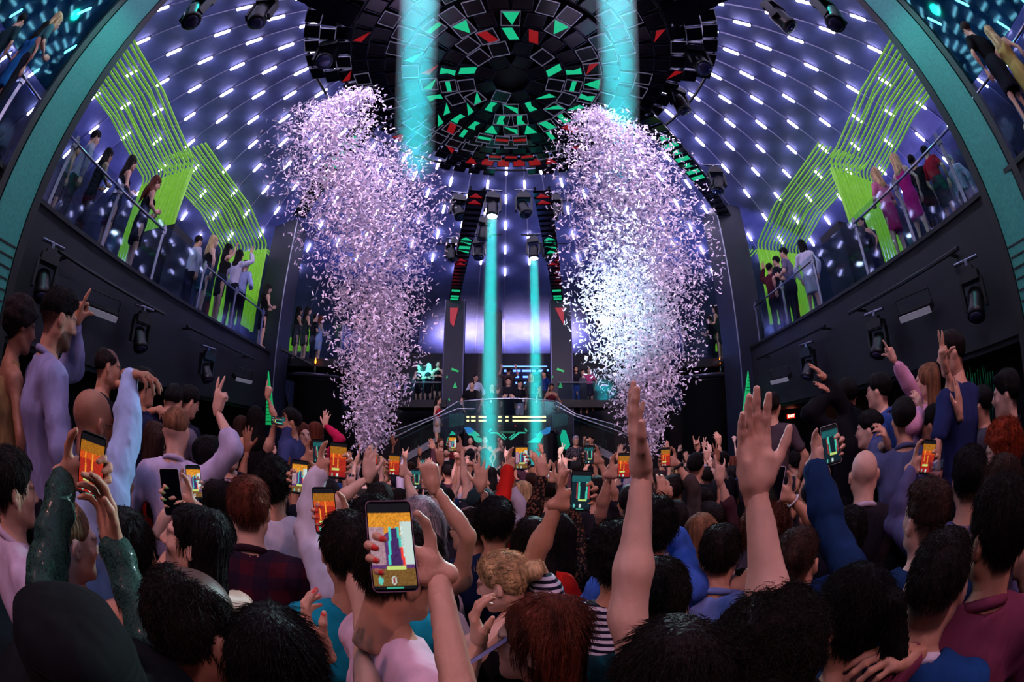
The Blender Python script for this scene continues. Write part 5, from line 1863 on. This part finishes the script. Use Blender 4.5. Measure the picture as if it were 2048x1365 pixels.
P_('bald man seen from behind below the blue-grey shirt', 1728, 950, 2.3, -8, hair='bald', skin=0, top='jacket', tc=(30, 24, 34), collar=(190, 176, 200))
P_('man in blue-grey shirt spreading both arms', 1808, 842, 2.75, -6, hair='short', hc='black', skin=1, top='roll', tc=(84, 90, 132), collar=(84, 90, 132),
   R=('flat', (1917, 795, 2.55), 2, STAGE_DIR, (.9, 0, -.5)), L=('relax', (1768, 866, 2.7), -30, (0, .5, -.8), (-.2, .6, -1)))
P_('dark-haired woman with earring kissing the man in blue-grey', 1864, 852, 2.9, -72, 0, sex='f', hair='bun', hc='black', skin=1, top='strap', tc=(60, 46, 60))
P_('red-haired man in profile at the right edge', 2002, 908, 2.2, -92, -4, hair='curly', hc='red', skin=0, top='tee', tc=(30, 70, 140), hairs=.95)
P_('man in blue shirt standing tall before the dark right wall', 1757, 785, 3.3, -74, 4, hair='short', hc='black', skin=0, top='shirt', tc=(54, 84, 158), collar=(54, 84, 158))
P_('woman in pink blouse pointing up to the left', 1852, 768, 3.1, -92, 6, body=-50, sex='f', hair='long', hc='light', skin=0, top='blouse', tc=(206, 150, 186), R=('point', (1780, 698, 2.95), -25, STAGE_DIR), L=('relax', (1836, 800, 2.9), -20, (0, .6, 0)))
P_('man in navy tee making a finger sign over his face', 1902, 710, 2.75, -105, 0, body=-60, hair='short', hc='dark', skin=1, top='tee', tc=(36, 46, 96), R=('peace', (1884, 702, 2.5), -14, CAMW))
P_('dark-jacketed man stretching both hands toward the stage', 1694, 792, 3.5, -32, 4, hair='short', hc='black', skin=1, top='jacket', tc=(14, 16, 24), extra='bandRb', R=('flat', (1636, 742, 3.3), -52, (0, .5, -.8)), L=('flat', (1648, 776, 3.3), -60, (0, .5, -.8)))
P_('man in grey-brown tee with arms down beside the exit sign', 1545, 815, 4.3, 10, hair='short', hc='dark', skin=1, tc=(78, 66, 76))
P_('clean-shaven man in white collar looking left under the blue shirt', 1738, 862, 3.1, -82, 0, hair='short', hc='black', skin=0, top='jacket', tc=(24, 22, 32), collar=(190, 170, 190))
P_('smiling man facing the camera beside the blue-grey shirt', 1790, 850, 3.4, 172, 0, hair='short', hc='brown', skin=0, top='tee', tc=(40, 34, 42))
P_('man in dark suit near the shiny strand curtain', 2012, 792, 2.7, -88, 0, hair='short', hc='black', skin=0, top='jacket', tc=(14, 14, 18), collar=(20, 20, 26))
P_('shadowed man standing under the right balcony', 1962, 812, 3.4, -70, 0, hair='short', hc='black', skin=2, top='shirt', tc=(60, 58, 74))
P_('dark-haired person holding up an orange-lit phone by the plastic cup', 1938, 962, 1.95, -6, hair='short', hc='black', skin=1, top='shirt', tc=(90, 88, 130), L=phone_arm('L', 1856, 915, 2.1, 10, 1, 'slim phone with orange screen above the plastic cup'))
P_('woman with long brown hair behind the maroon shirt', 1998, 985, 1.72, -20, sex='f', hair='long', hc='brown', skin=1, top='tank', tc=(60, 50, 66))
cup = thing('plastic_cup', 'clear plastic cup held below the orange-lit phone', 'cup', at(1872, 948, 1.95))
MB().lathe([(.030, -.05), (.031, -.048), (.042, .05), (.044, .052), (.040, .05), (.029, -.046)], n=24).build('cup_wall', glass('clear_glass', (215, 225, 255), .055), cup, True)
MB().lathe([(.003, -.044), (.031, -.044), (.036, .01), (.003, .01)], n=20).build('drink', mat('drink_amber', (150, 80, 70), .1), cup, True)
# ---- left side
P_('tall man in grey-lilac shirt standing and pointing a finger', 118, 642, 2.1, 74, -2, hair='fade', hc='black', skin=2, top='shirt', tc=(138, 138, 184), collar=(138, 138, 184), beard=True, sc=1.02,
   L=('point', (160, 612, 2.25), 18, (0, -.4, 0) + STAGE_DIR))
P_('woman with brown curls in a tan top at the left edge', 42, 655, 2.3, 76, -4, sex='f', hair='curly', hc='dark', skin=3, top='tank', tc=(140, 116, 78))
P_('balding man in black polo reaching right', 216, 738, 2.95, 84, 0, hair='thin', hc='dark', skin=2, top='polo', tc=(16, 16, 22), R=('relax', (250, 768, 2.85), (1, .1, .1), (0, .3, -1)))
P_('shaven-headed man in light blue shirt with arm bent high', 188, 848, 1.80, 60, -6, hair='bald', skin=3, top='shirt', tc=(160, 186, 232), glasses=True, collar=(160, 186, 232), sc=1.02,
   R=('relax', (290, 752, 1.85), (.95, .45, .05), (0, .1, -1), (.7, -.1, -.8)))
P_('man in navy suit holding his hands together', 286, 778, 3.05, 66, 0, hair='short', hc='black', skin=2, top='jacket', tc=(24, 30, 62), collar=(206, 130, 160), R=('hold', (318, 818, 2.95), (.8, .2, .3), (0, .3, -1)))
P_('man in grey shirt bowing his head over a drink', 347, 806, 3.5, 28, -26, hair='short', hc='black', skin=2, top='shirt', tc=(104, 98, 116))
P_('young man in navy polo looking down at his hands', 377, 806, 3.6, 62, -16, hair='short', hc='black', skin=1, top='polo', tc=(26, 30, 54), R='chest')
P_('fair-haired man in white shirt with rolled sleeve arm raised', 353, 864, 2.55, 18, 0, hair='fade', hc='light', skin=0, top='roll', tc=(190, 182, 220), collar=(190, 182, 220), R=('peace', (440, 790, 2.5), 10, STAGE_DIR, (.8, 0, -.7)))
P_('woman with long brown hair in red beside the white shirt', 318, 888, 2.8, 62, 0, sex='f', hair='long', hc='brown', skin=1, top='strap', tc=(140, 26, 30))
P_('man in black jacket turned right before the seated group', 420, 920, 2.6, 66, 0, hair='short', hc='black', skin=1, top='jacket', tc=(16, 16, 22))
P_('man in dark jacket looking back toward the camera', 458, 902, 2.95, 148, -4, body=170, hair='fade', hc='brown', skin=0, top='jacket', tc=(16, 16, 24), collar=(206, 180, 200))
P_('woman with long black hair and strap top raising an arm', 512, 840, 4.2, 6, sex='f', hair='long', hc='black', skin=1, top='strap', tc=BLK, R=('point', (537, 776, 4.1), 4, STAGE_DIR))
P_('woman with brown hair holding a drink left of the raised arm', 486, 858, 4.4, 20, sex='f', hair='long', hc='brown', skin=1, top='strap', tc=(30, 20, 28), R='chest')
P_('dark-haired man photographing the room from the left', 580, 846, 4.1, -100, 0, body=-70, hair='short', hc='black', skin=2, top='shirt', tc=(60, 70, 120), R=phone_arm('R', 558, 842, 4.0, 0, 2, 'small camera phone raised before the green wedge', land=True, face=(.4, -.9, 0)))
P_('woman in leopard print top smiling', 606, 872, 4.3, 158, 0, sex='f', hair='long', hc='auburn', skin=0, top='tank', tc=(170, 122, 40), pat=('spots', (30, 20, 14), 34))
P_('woman with bright pink sleeve raised', 634, 868, 4.7, 24, sex='f', hair='long', hc='auburn', skin=0, top='long', tc=(206, 34, 92), R=('open', (652, 836, 4.6), 8, STAGE_DIR))
P_('bearded man with plastic cup below the light blue shirt', 232, 962, 2.15, 62, -4, hair='short', hc='black', skin=3, top='tee', tc=(20, 30, 80), pat=('stripe', (60, 84, 170), 18), beard=True, R='chest')
P_('black-haired man in white striped shirt filming', 548, 972, 2.3, 8, hair='curly', hc='black', skin=2, top='shirt', tc=(206, 200, 220), R=phone_arm('R', 599, 955, 1.92, 2, 0, 'phone with purple and red screen beside the plaid man'))
P_('woman with yellow-lit hand and blue phone case', 436, 1012, 2.2, 6, sex='f', hair='long', hc='dark', skin=0, top='tank', tc=(24, 22, 30), L=phone_arm('L', 388, 965, 2.0, -4, 0, 'phone in turquoise case beside the fair-haired man', case=(20, 120, 140)))
P_('person lifting a blue-screened phone in the left crowd', 655, 1000, 2.75, 0, hair='short', hc='dark', skin=2, top='tee', tc=(30, 30, 44), L=phone_arm('L', 637, 903, 2.75, -3, 2, 'phone with blue screen lifted left of the orange phone'))
P_('person in black cap before the booth', 962, 1018, 2.9, -30, 0, hair='short', hc='black', skin=1, top='tee', tc=(40, 34, 46), extra='cap', R=('open', (962, 948, 2.7), 2, STAGE_DIR))
P_('person with pale arm raised beside the flash light', 760, 1010, 2.6, 0, hair='short', hc='dark', skin=0, top='tee', tc=(24, 22, 28), L=('flat', (738, 925, 2.5), 2, STAGE_DIR), R=phone_arm('R', 788, 930, 2.8, 2, 1, 'phone with amber screen right of the brightly lit hand'))
P_('woman with wrist bracelet filming left of the booth', 800, 1012, 3.0, 0, sex='f', hair='long', hc='dark', skin=0, top='tank', tc=(26, 20, 26), extra='bandRw', R=phone_arm('R', 832, 958, 3.0, 0, 2, 'small phone with teal screen above a bracelet'))
P_('dark-haired man in black tee nodding right of centre', 1392, 935, 4.2, 20, 0, hair='quiff', hc='black', skin=1, tc=(16, 18, 26))
P_('man with receding hair beside the nodding man', 1440, 925, 4.7, -60, 0, hair='thin', hc='black', skin=1, tc=(30, 28, 36))
P_('person filming with bright screen right of the booth', 1262, 1010, 2.9, 0, hair='short', hc='dark', skin=1, top='tee', tc=(34, 30, 40), L=phone_arm('L', 1248, 932, 2.5, 3, 1, 'phone with orange screen behind the raised bare arm'))
P_('person filming with green-purple screen before the stairs', 1195, 985, 3.6, 0, hair='short', hc='dark', skin=1, top='tee', tc=(34, 30, 40), R=phone_arm('R', 1178, 910, 3.4, 0, 2, 'phone with dark green screen before the right stairs'))
P_('person filming with white-pink screen in mid crowd', 1100, 985, 3.6, 0, hair='short', hc='dark', skin=1, top='tee', tc=(34, 30, 40), R=phone_arm('R', 1088, 945, 3.0, 0, 0, 'phone with pale pink screen right of the red sleeve'))
P_('person filming low with gold screen in mid crowd', 872, 1000, 3.2, 0, hair='short', hc='dark', skin=1, top='tee', tc=(34, 30, 40), R=phone_arm('R', 905, 888, 3.9, 0, 0, 'phone with gold screen under the side stairs'))
P_('person filming near the small exit sign', 1345, 985, 3.4, 0, hair='short', hc='dark', skin=1, top='roll', tc=(70, 60, 60), extra='bandRb', R=phone_arm('R', 1331, 915, 3.3, 0, 1, 'phone raised by a hand with dark wristband near the right plume'))
EXPL = len(PEOPLE)

# ---- far and middle crowd: rows across the floor
rg = random.Random(21)
ORD = ['first', 'second', 'third', 'fourth', 'fifth', 'sixth', 'seventh', 'eighth', 'ninth', 'tenth', 'eleventh', 'twelfth', 'thirteenth', 'fourteenth', 'fifteenth', 'sixteenth', 'seventeenth', 'eighteenth']
ROWS = [(2.75, 'third row'), (3.45, 'fourth row'), (4.2, 'fifth row'), (5.0, 'sixth row'), (5.9, 'seventh row'), (6.9, 'eighth row'), (8.0, 'ninth row'), (9.2, 'tenth row'), (10.4, 'eleventh row')]
TOPC = [(24, 22, 28), (18, 18, 24), (30, 34, 60), (60, 56, 70), (150, 140, 160), (110, 30, 40), (36, 60, 110), (70, 40, 50), (190, 180, 200), (44, 40, 34)]
TOPN = ['black', 'black', 'navy', 'grey', 'pale grey', 'dark red', 'blue', 'maroon', 'white', 'olive']
for ri, (y, rown) in enumerate(ROWS):
    half = min(1.25 + y * .48, 4.6)
    step = .60 if y < 5 else .66
    nx = int(2 * half / step)
    cnt = 0
    for i in range(nx + 1):
        x = -half + 2 * half * i / nx + rg.uniform(-.12, .12)
        yy = y + rg.uniform(-.2, .2)
        z = rg.uniform(1.50, 1.74) if y < 7.5 else rg.uniform(1.42, 1.60)
        if any((x - h_[0]) ** 2 + (yy - h_[1]) ** 2 < .34 ** 2 and h_[2] < 2.5 for _, h_ in PEOPLE):
            continue
        if cnt >= len(ORD):
            break
        sex = 'f' if rg.random() < .45 else 'm'
        hs_ = rg.choice(['long', 'wavy', 'long', 'pony', 'bun', 'bob'] if sex == 'f' else ['short', 'short', 'fade', 'quiff', 'buzz', 'curly'])
        hc_ = rg.choice(['black', 'dark', 'dark', 'brown', 'brown', 'auburn', 'light', 'blonde'] if sex == 'f' else ['black', 'dark', 'dark', 'brown'])
        ti = rg.randrange(len(TOPC))
        tp = rg.choice(['tank', 'strap', 'tee', 'tank'] if sex == 'f' else ['tee', 'tee', 'shirt', 'roll', 'polo'])
        arms_ = {}
        gest = 'arms down'
        u = rg.random()
        Hw = np.array((x, yy, z))
        if u < (.80 if y < 7.5 else .42):
            both = rg.random() < .42
            sides = ('R', 'L') if both else (rg.choice('RL'),)
            for sd_ in sides:
                sg = 1 if sd_ == 'R' else -1
                ps = rg.choice(['open', 'open', 'flat', 'fist', 'peace', 'point', 'relax', 'horns'])
                tg = Hw + np.array((sg * rg.uniform(.05, .34), rg.uniform(-.05, .28), rg.uniform(.22, .50) if y < 7.5 else rg.uniform(.12, .28)))
                arms_[sd_] = (ps, tg, rg.uniform(-18, 18), STAGE_DIR if rg.random() < .7 else CAMW)
            gest = 'both arms up' if both else 'one arm up'
        lab = '%s-haired %s in %s top, %s, %s from left in %s' % ({'light': 'fair'}.get(hc_, hc_), 'woman' if sex == 'f' else 'man', TOPN[ti], gest, ORD[cnt], rown)
        if u > .62 and u < .80 and y < 7.5:
            sd_ = 'R' if 'R' in arms_ else 'L'
            sg = 1 if sd_ == 'R' else -1
            pt = Hw + np.array((sg * .08, .22, rg.uniform(.14, .34)))
            c_ = pix(pt)
            dd = float(np.linalg.norm(pt - np.array((0, 0, CZ))))
            kd = rg.randrange(9)
            arms_[sd_] = phone_arm(sd_, c_[0], c_[1], dd, rg.uniform(-8, 8), kd, 'phone with %s screen held by %s person from left in %s' % (('amber', 'red', 'teal')[kd % 3], ORD[cnt], rown))
        P_(lab, 0, 0, 0, world=Hw, yaw=rg.uniform(-28, 28), pitch=rg.uniform(-4, 8), sex=sex, hair=hs_, hc=hc_, skin=rg.choice([0, 0, 1, 1, 2, 3]), top=tp, tc=TOPC[ti], floor=0, group='dancers on the floor in the ' + rown, **arms_)
        cnt += 1

# ---- by the booth and on the stage
def stagep(label, px, py, y, **k):
    w = aty(px, py, y)
    fl = k.pop('fl', None)
    k.setdefault('group', 'people on and around the stage')
    return P_(label, 0, 0, 0, world=tuple(w), floor=fl if fl is not None else max(0.0, w.z - 1.6), lod=3, **k)


BK = 180
stagep('woman in black dress with hand on chest before the booth', 941, 881, 11.8, yaw=BK, sex='f', hair='long', hc='dark', top='strap', tc=BLK, bot='dress', R='chest', L=('open', (954, 900, 11.7)), fl=.6)
stagep('woman in black crop top smiling up before the booth', 970, 880, 11.8, yaw=BK, pitch=8, sex='f', hair='long', hc='brown', top='strap', tc=BLK, fl=.6)
stagep('woman in dark top lifting a white cup before the booth', 1000, 885, 11.9, yaw=150, sex='f', hair='long', hc='dark', top='strap', tc=BLK, L=('hold', (997, 878, 11.6)), fl=.6)
stagep('silver-haired man in patterned shirt and dark glasses right of the booth', 1152, 882, 11.6, yaw=BK - 10, hair='short', hc='silver', glasses=True, top='tee', tc=(40, 38, 44), pat=('spots', (110, 104, 112), 40), R='chest', fl=.6)
stagep('man in black raising both arms right of the booth', 1181, 880, 11.9, yaw=-150, hair='short', hc='dark', tc=BLK, R=('fist', (1170, 875, 11.6)), L=('fist', (1174, 880, 11.7)), fl=.6)
stagep('bearded man in black tee with white script left of the booth', 893, 905, 10.9, yaw=BK, hair='short', hc='black', beard=True, tc=BLK, fl=.2)
_r = PEOPLE[-1][0]
MB().tube([(-.09 + .18 * k / 24, -.152 - .004 * math.cos(k), PEOPLE[-1][1][2] - .40 + .018 * math.sin(k * 1.3) - .2 + .2) for k in range(25)], .007, 4).build('script_print', mat('white_print', (220, 215, 225), .7), _r)
stagep('person with big ginger curls left of the booth', 905, 883, 11.9, yaw=BK, hair='afro', hc='auburn', tc=(90, 20, 24), fl=.6)
stagep('red-topped woman at the foot of the left stairs', 882, 886, 11.7, yaw=150, sex='f', hair='long', hc='auburn', top='tank', tc=(130, 20, 24), fl=.6)
stagep('man in dark shirt holding a white phone at the centre of the stage', 1017, 763, 13.9, yaw=BK, hair='quiff', hc='dark', top='shirt', tc=(26, 24, 34), R='chest', L='chest')
stagep('broad man in white shirt at the left of the stage', 952, 756, 15.2, yaw=BK - 30, hair='short', hc='dark', top='roll', tc=(200, 200, 224))
stagep('man in black tee leaning on the left stage rail', 944, 770, 13.6, yaw=BK, hair='short', hc='dark', tc=BLK)
stagep('bald man behind the stage rail under the teal beam', 984, 777, 14.2, yaw=-20, hair='bald', tc=(30, 28, 34))
stagep('grey-haired man beside the bald man on the stage', 996, 777, 14.4, yaw=10, hair='short', hc='grey', tc=(30, 28, 34))
stagep('person in white trousers behind the centre stage rail', 1040, 768, 14.6, yaw=140, hair='short', hc='dark', tc=(22, 22, 30), bc=(190, 190, 206))
stagep('person with arms raised filming at the back bar', 1017, 742, 16.6, yaw=0, hair='short', hc='brown', tc=(70, 52, 52), R='up', L='up')
stagep('blonde person under the right teal beam on stage', 1062, 755, 15.4, yaw=BK, sex='f', hair='long', hc='blonde', top='tee', tc=(60, 90, 90))
stagep('person in blue at the right end of the back bar', 1088, 748, 16.2, yaw=-120, hair='short', hc='dark', tc=(20, 50, 120))
stagep('woman in burgundy strap dress at the right stage rail', 1103, 775, 13.6, yaw=BK, sex='f', hair='bun', hc='black', skin=3, top='strap', tc=(80, 20, 34), bot='dress')
stagep('woman on the left stairs in a red and pale outfit', 877, 801, 12.9, yaw=100, sex='f', hair='long', hc='dark', top='strap', tc=(150, 30, 34), bot='skirt', bc=(170, 160, 160))
for i, (px, py, hcol) in enumerate(((838, 734, 'brown'), (857, 733, 'blonde'), (876, 729, 'auburn'))):
    stagep('woman in black leaning on the left gallery rail, %s' % ('leftmost, with brown hair', 'middle, with blonde hair', 'rightmost, clapping')[i], px, py, 15.8, yaw=BK - 15 * (i - 1), sex='f', hair='long', hc=hcol, top='strap', tc=BLK, R='chest', L='chest', bot='dress')
for i, (px, py) in enumerate(((1152, 738), (1166, 745), (1178, 740))):
    stagep('person on the right gallery by the confetti, %s' % ('in blue jeans', 'in grey with bare legs', 'in pink')[i], px, py, 15.8, yaw=BK, sex='fmf'[i], hair=('long', 'short', 'long')[i], hc='dark', top='tee', tc=((30, 30, 40), (80, 80, 90), (190, 70, 120))[i], bot=('trousers', 'shorts', 'skirt')[i], bc=((50, 80, 150), (60, 60, 70), (50, 40, 60))[i])

# ---- balconies
def bal(label, s, px, py, o, **k):
    a, b = EDGE[s]
    w = atl(px, py, s * (a + o), s * b)
    k.setdefault('group', 'guests on the %s balcony' % SIDE[s])
    hgt = w.z - FL
    return P_(label, 0, 0, 0, world=tuple(w), floor=FL, sc=max(.72, min(1.12, hgt / 1.62)), lod=k.pop('lod', 2), rel=True, **k)


bal('man in white shirt turned right at the near left balcony', -1, 190, 278, .85, yaw=75, hair='short', hc='dark', skin=1, top='shirt', tc=(160, 150, 172))
bal('woman in dark two-piece dancing at the near left balcony rail', -1, 217, 312, .45, yaw=62, sex='f', hair='wavy', hc='dark', skin=2, top='strap', tc=BLK, R='fwd', L='fwd')
bal('woman pushing her fist out over the near left rail', -1, 264, 328, .45, yaw=72, sex='f', hair='wavy', hc='dark', skin=1, top='strap', tc=(20, 28, 40), bot='skirt', R='fwd')
bal('woman in tight black dress before the lime tubes', -1, 312, 368, .38, yaw=74, pitch=-12, sex='f', hair='long', hc='auburn', skin=1, top='strap', tc=BLK, bot='dress', R='fwd', L='fwd')
bal('pale-shirted person perched behind the first left rail post', -1, 155, 300, .55, yaw=80, sex='f', hair='bun', hc='dark', skin=2, top='tank', tc=(120, 110, 130), bot='shorts')
bal('man in white shirt behind the blonde on the left balcony', -1, 397, 484, .95, yaw=60, hair='short', hc='dark', skin=1, top='shirt', tc=(190, 188, 212))
bal('woman with long wavy blonde hair in blue skirt on the left balcony', -1, 428, 484, .32, yaw=66, sex='f', hair='wavy', hc='blonde', skin=0, top='strap', tc=(26, 22, 28), bot='skirt', bc=(24, 60, 84))
bal('dark-haired woman punching the air at the left balcony', -1, 458, 500, .45, yaw=70, sex='f', hair='wavy', hc='black', skin=1, top='strap', tc=BLK, bot='skirt', R=('fist', V3(atl(474, 487, -5.9, -.15)), UP))
bal('woman in white shirt with raised elbow at the left balcony', -1, 480, 512, .40, yaw=40, sex='f', hair='long', hc='dark', skin=1, top='blouse', tc=(206, 202, 222), R='up')
bal('man in pale blue shirt looking down over the left rail', -1, 492, 532, .22, yaw=40, pitch=-18, hair='short', hc='black', skin=1, top='shirt', tc=(160, 172, 222), R='fwd')
bal('woman in black leaning over the left rail by the pillar', -1, 537, 578, .12, yaw=66, pitch=-10, sex='f', hair='long', hc='dark', skin=1, top='strap', tc=BLK, R='fwd', L='fwd', bot='dress')
bal('blonde woman in pink top raising hands at the right balcony', 1, 1750, 352, .38, yaw=-45, sex='f', hair='long', hc='blonde', skin=0, top='tee', tc=(214, 120, 156), bot='skirt', bc=(190, 40, 110), R='fwd', L='fwd')
bal('blonde woman in magenta dress with back turned at the right balcony', 1, 1793, 322, .42, yaw=30, sex='f', hair='long', hc='blonde', skin=0, top='tank', tc=(206, 26, 124), bot='dress')
bal('person in red top and dark shorts at the right balcony', 1, 1852, 305, .55, yaw=40, hair='short', hc='black', skin=1, top='tee', tc=(176, 20, 44), bot='shorts', bc=(24, 26, 40))
bal('person in black behind the red top at the right balcony', 1, 1826, 325, .95, yaw=20, hair='short', hc='black', skin=2, tc=BLK)
bal('person in pale shirt at the corner of the right balcony', 1, 1902, 322, .75, yaw=30, hair='short', hc='silver', skin=0, top='shirt', tc=(160, 150, 180))
bal('long-haired woman sitting in shadow behind the right rail', 1, 1722, 445, .9, yaw=-150, sex='f', hair='wavy', hc='dark', skin=1, top='strap', tc=BLK)
bal('man in grey tee hugging a friend at the right balcony', 1, 1567, 508, .45, yaw=-70, hair='short', hc='black', skin=1, top='tee', tc=(112, 104, 128), L='fwd', R='fwd')
bal('shorter man in dark top embraced at the right balcony', 1, 1552, 524, .55, yaw=-60, hair='short', hc='black', skin=1, tc=(24, 26, 40))
bal('person in maroon jacket waving a hand at the right balcony', 1, 1540, 538, .5, yaw=30, hair='short', hc='black', skin=2, top='jacket', tc=(74, 22, 36), L='up')
bal('dark-haired woman in white blouse and shorts at the right balcony', 1, 1605, 492, .42, yaw=20, sex='f', hair='bob', hc='black', skin=1, top='blouse', tc=(206, 204, 226), bot='shorts', bc=(190, 190, 210))
# near ends beyond the columns
for lb, px, py, dd, kk in (('woman in blue dress behind the glass beyond the left column', 88, 62, 6.0, dict(sex='f', hair='long', hc='dark', tc=(24, 90, 150), bot='dress', top='tank', yaw=60)),
                           ('fair-haired person above the left column strip', 112, 45, 6.1, dict(sex='f', hair='bob', hc='blonde', tc=(60, 110, 110), yaw=80, R='fwd')),
                           ('dark person at the top left corner behind glass', 40, 45, 5.9, dict(hair='short', hc='black', tc=(30, 60, 66), yaw=60)),
                           ('man in black behind the glass beyond the right column', 1935, 62, 6.0, dict(hair='short', hc='brown', tc=BLK, yaw=-50, bot='shorts')),
                           ('woman with long golden hair in the top right corner', 1985, 70, 5.9, dict(sex='f', hair='long', hc='blonde', tc=(170, 140, 80), top='tank', yaw=10, bot='dress'))):
    w = at(px, py, dd)
    P_(lb, 0, 0, 0, world=tuple(w), floor=FL, sc=max(.8, min(1.3, (w.z - FL) / 1.62)), lod=2, rel=True, group='guests at the near balcony ends', **kk)
# end balconies
for s, lst in ((-1, ((600, 622, 'black'), (617, 622, 'dark'), (632, 636, 'dark'), (643, 640, 'auburn'))), (1, ((1442, 590, 'black'), (1430, 618, 'dark'), (1418, 640, 'brown')))):
    for i, (px, py, hcol) in enumerate(lst):
        w = aty(px, py, 12.6)
        P_('guest on the %s end balcony, %s from the pillar' % (SIDE[s], ORD[i]), 0, 0, 0, world=tuple(w), floor=CZ + 2.1, sc=max(.72, min(1.1, (w.z - CZ - 2.1) / 1.62)), lod=3, rel=True, yaw=-s * 70, sex='f' if i != 2 else 'm', hair='long' if i != 2 else 'short', hc=hcol, top='strap' if i != 2 else 'tee',
           tc=((28, 28, 30), (40, 50, 44), BLK, (150, 160, 200))[i], bot='dress' if i != 2 else 'trousers', R='fwd', L='fwd', group='guests on the end balconies')
# risers under those who stand above the crowd
for i, (x, y, z, lb) in enumerate(RAISED):
    rs_ = MB().box((0, 0, z / 2 - .01), (.42, .42, z - .02)).box((0, 0, z - .03), (.46, .46, .05))
    b_ = rs_.build('seat_block', mat('banquette_vinyl', (44, 44, 66), .4))
    b_.location = (x, y, 0)
    tag(b_, 'dark upholstered seat block under the %s' % ' '.join(lb.split()[:9]), 'seat')
print('PEOPLE', len(PEOPLE), 'raised', len(RAISED))
# ================================================================== CONFETTI
CONF = mat('confetti_white_paper', (226, 216, 238), .7, var=.08, scale=30)
_n, _l = CONF.node_tree.nodes, CONF.node_tree.links
_tr = _n.new('ShaderNodeBsdfTranslucent')            # thin paper lets light through
_tr.inputs[0].default_value = (.75, .70, .82, 1)
_mx = _n.new('ShaderNodeMixShader')
_mx.inputs[0].default_value = .4
_l.new(_n['Principled BSDF'].outputs[0], _mx.inputs[1])
_l.new(_tr.outputs[0], _mx.inputs[2])
_l.new(_mx.outputs[0], _n['Material Output'].inputs[0])


def plume(prof, depth, n, label, seed):
    """prof: rows (py, px centre, half width px); pieces fill a rounded column at that place in the hall"""
    r = np.random.default_rng(seed)
    ys = np.array([p[0] for p in prof], float); cx = np.array([p[1] for p in prof], float); hw = np.array([p[2] for p in prof], float)
    den = np.array([p[3] for p in prof], float) * hw
    cum = np.cumsum(den); cum /= cum[-1]
    P = []
    while len(P) < n:
        t = np.interp(r.random(), np.concatenate([[0], cum]), np.concatenate([[0], np.arange(1, len(cum) + 1)])) - .5
        t = min(max(t, 0), len(ys) - 1)
        py = np.interp(t, np.arange(len(ys)), ys) + r.normal(0, 8)
        c = np.interp(py, ys, cx); w = np.interp(py, ys, hw)
        g_ = r.normal(0, .40)
        if abs(g_) > 1.12:
            continue
        px = c + g_ * w
        wm = w / FPX * depth
        d = depth + r.normal(0, .35) * wm
        P.append((px, py, d))
    return P


def piece_mesh(seed):
    r = np.random.default_rng(seed)
    L, w_ = .054, .0185
    b = MB()
    k = r.uniform(-.3, .3)
    vs = []
    for i in range(4):
        t = i / 3 - .5
        z = .02 * k * (1 - 4 * t * t) * 2
        vs += [Vector((t * L, -w_ / 2, z)), Vector((t * L, w_ / 2, z))]
    f = []
    for i in range(3):
        a = 2 * i
        f += [(a, a + 2, a + 3, a + 1)]
    b.add(vs, f)
    return withmat(b.mesh('confetti_piece'), CONF)


PM = [piece_mesh(i) for i in range(6)]
Lprof = [(190, 715, 55, .55), (215, 670, 105, .55), (260, 655, 120, .75), (320, 700, 165, .8), (370, 715, 170, .9), (430, 735, 165, .95), (500, 745, 150, 1), (580, 750, 120, 1.1), (650, 760, 110, 1.1), (720, 750, 95, 1.1), (790, 748, 75, 1.2), (850, 742, 52, 1.2), (890, 740, 36, .6)]
Rprof = [(230, 1190, 60, .8), (270, 1225, 120, .9), (330, 1245, 145, 1.0), (400, 1260, 150, 1.0), (470, 1270, 165, 1.0), (540, 1280, 165, 1.1), (600, 1275, 145, 1.2), (670, 1280, 130, 1.2), (740, 1285, 115, 1.1), (800, 1290, 80, 1.1), (860, 1290, 50, 1.1), (895, 1290, 36, .6)]
for prof, dep, label, nm, seed, n in ((Lprof, 6.0, 'tall plume of white paper confetti bursting up at left', 'left', 1, 18000), (Rprof, 6.0, 'tall plume of white paper confetti bursting up at right, brightly lit', 'right', 2, 20000)):
    pts = plume(prof, dep, n, label, seed)
    r = np.random.default_rng(seed + 10)
    P = np.array([at(*p) for p in pts])
    order = np.argsort(np.linalg.norm(P - np.array((0, 0, CZ)), axis=1))
    nv = 0
    A = r.normal(size=(len(P), 3)); A /= np.linalg.norm(A, axis=1)[:, None]
    B = r.normal(size=(len(P), 3)); B = np.cross(A, B); B /= np.linalg.norm(B, axis=1)[:, None]
    C = np.cross(A, B)
    V = []; Q = []
    for q, i in enumerate(order):
        M = Matrix(np.stack([A[i], B[i], C[i]], 1).tolist()).to_4x4()
        M.translation = Vector(P[i])
        if q < 150:
            o = link('confetti_piece', PM[q % 6])
            o.matrix_world = M
            tag(o, 'single white paper confetti strip falling in front of the %s plume' % nm, 'confetti', 'confetti strips of the %s plume' % nm)
            continue
        me = PM[q % 6]
        if q < 156 or q % 6 not in (0, 1, 2, 3, 4, 5):
            pass
        co = PCO[q % 6] if 'PCO' in globals() else None
        if co is None:
            PCO = [np.array([list(v.co) for v in m_.vertices]) for m_ in PM]
            PF = np.array([list(p.vertices) for p in PM[0].polygons])
            co = PCO[q % 6]
        V.append(co @ np.stack([A[i], B[i], C[i]], 1).T + P[i])
        Q.append(PF + nv)
        nv += len(co)
    V = np.concatenate(V); Q = np.concatenate(Q)
    c0 = P.mean(0)
    me = np_mesh('confetti_plume', V - c0, Q, [CONF])
    me.polygons.foreach_set('use_smooth', [False] * len(Q))
    o = link('confetti_plume', me)
    o.location = c0
    tag(o, label, 'confetti', kind='stuff')
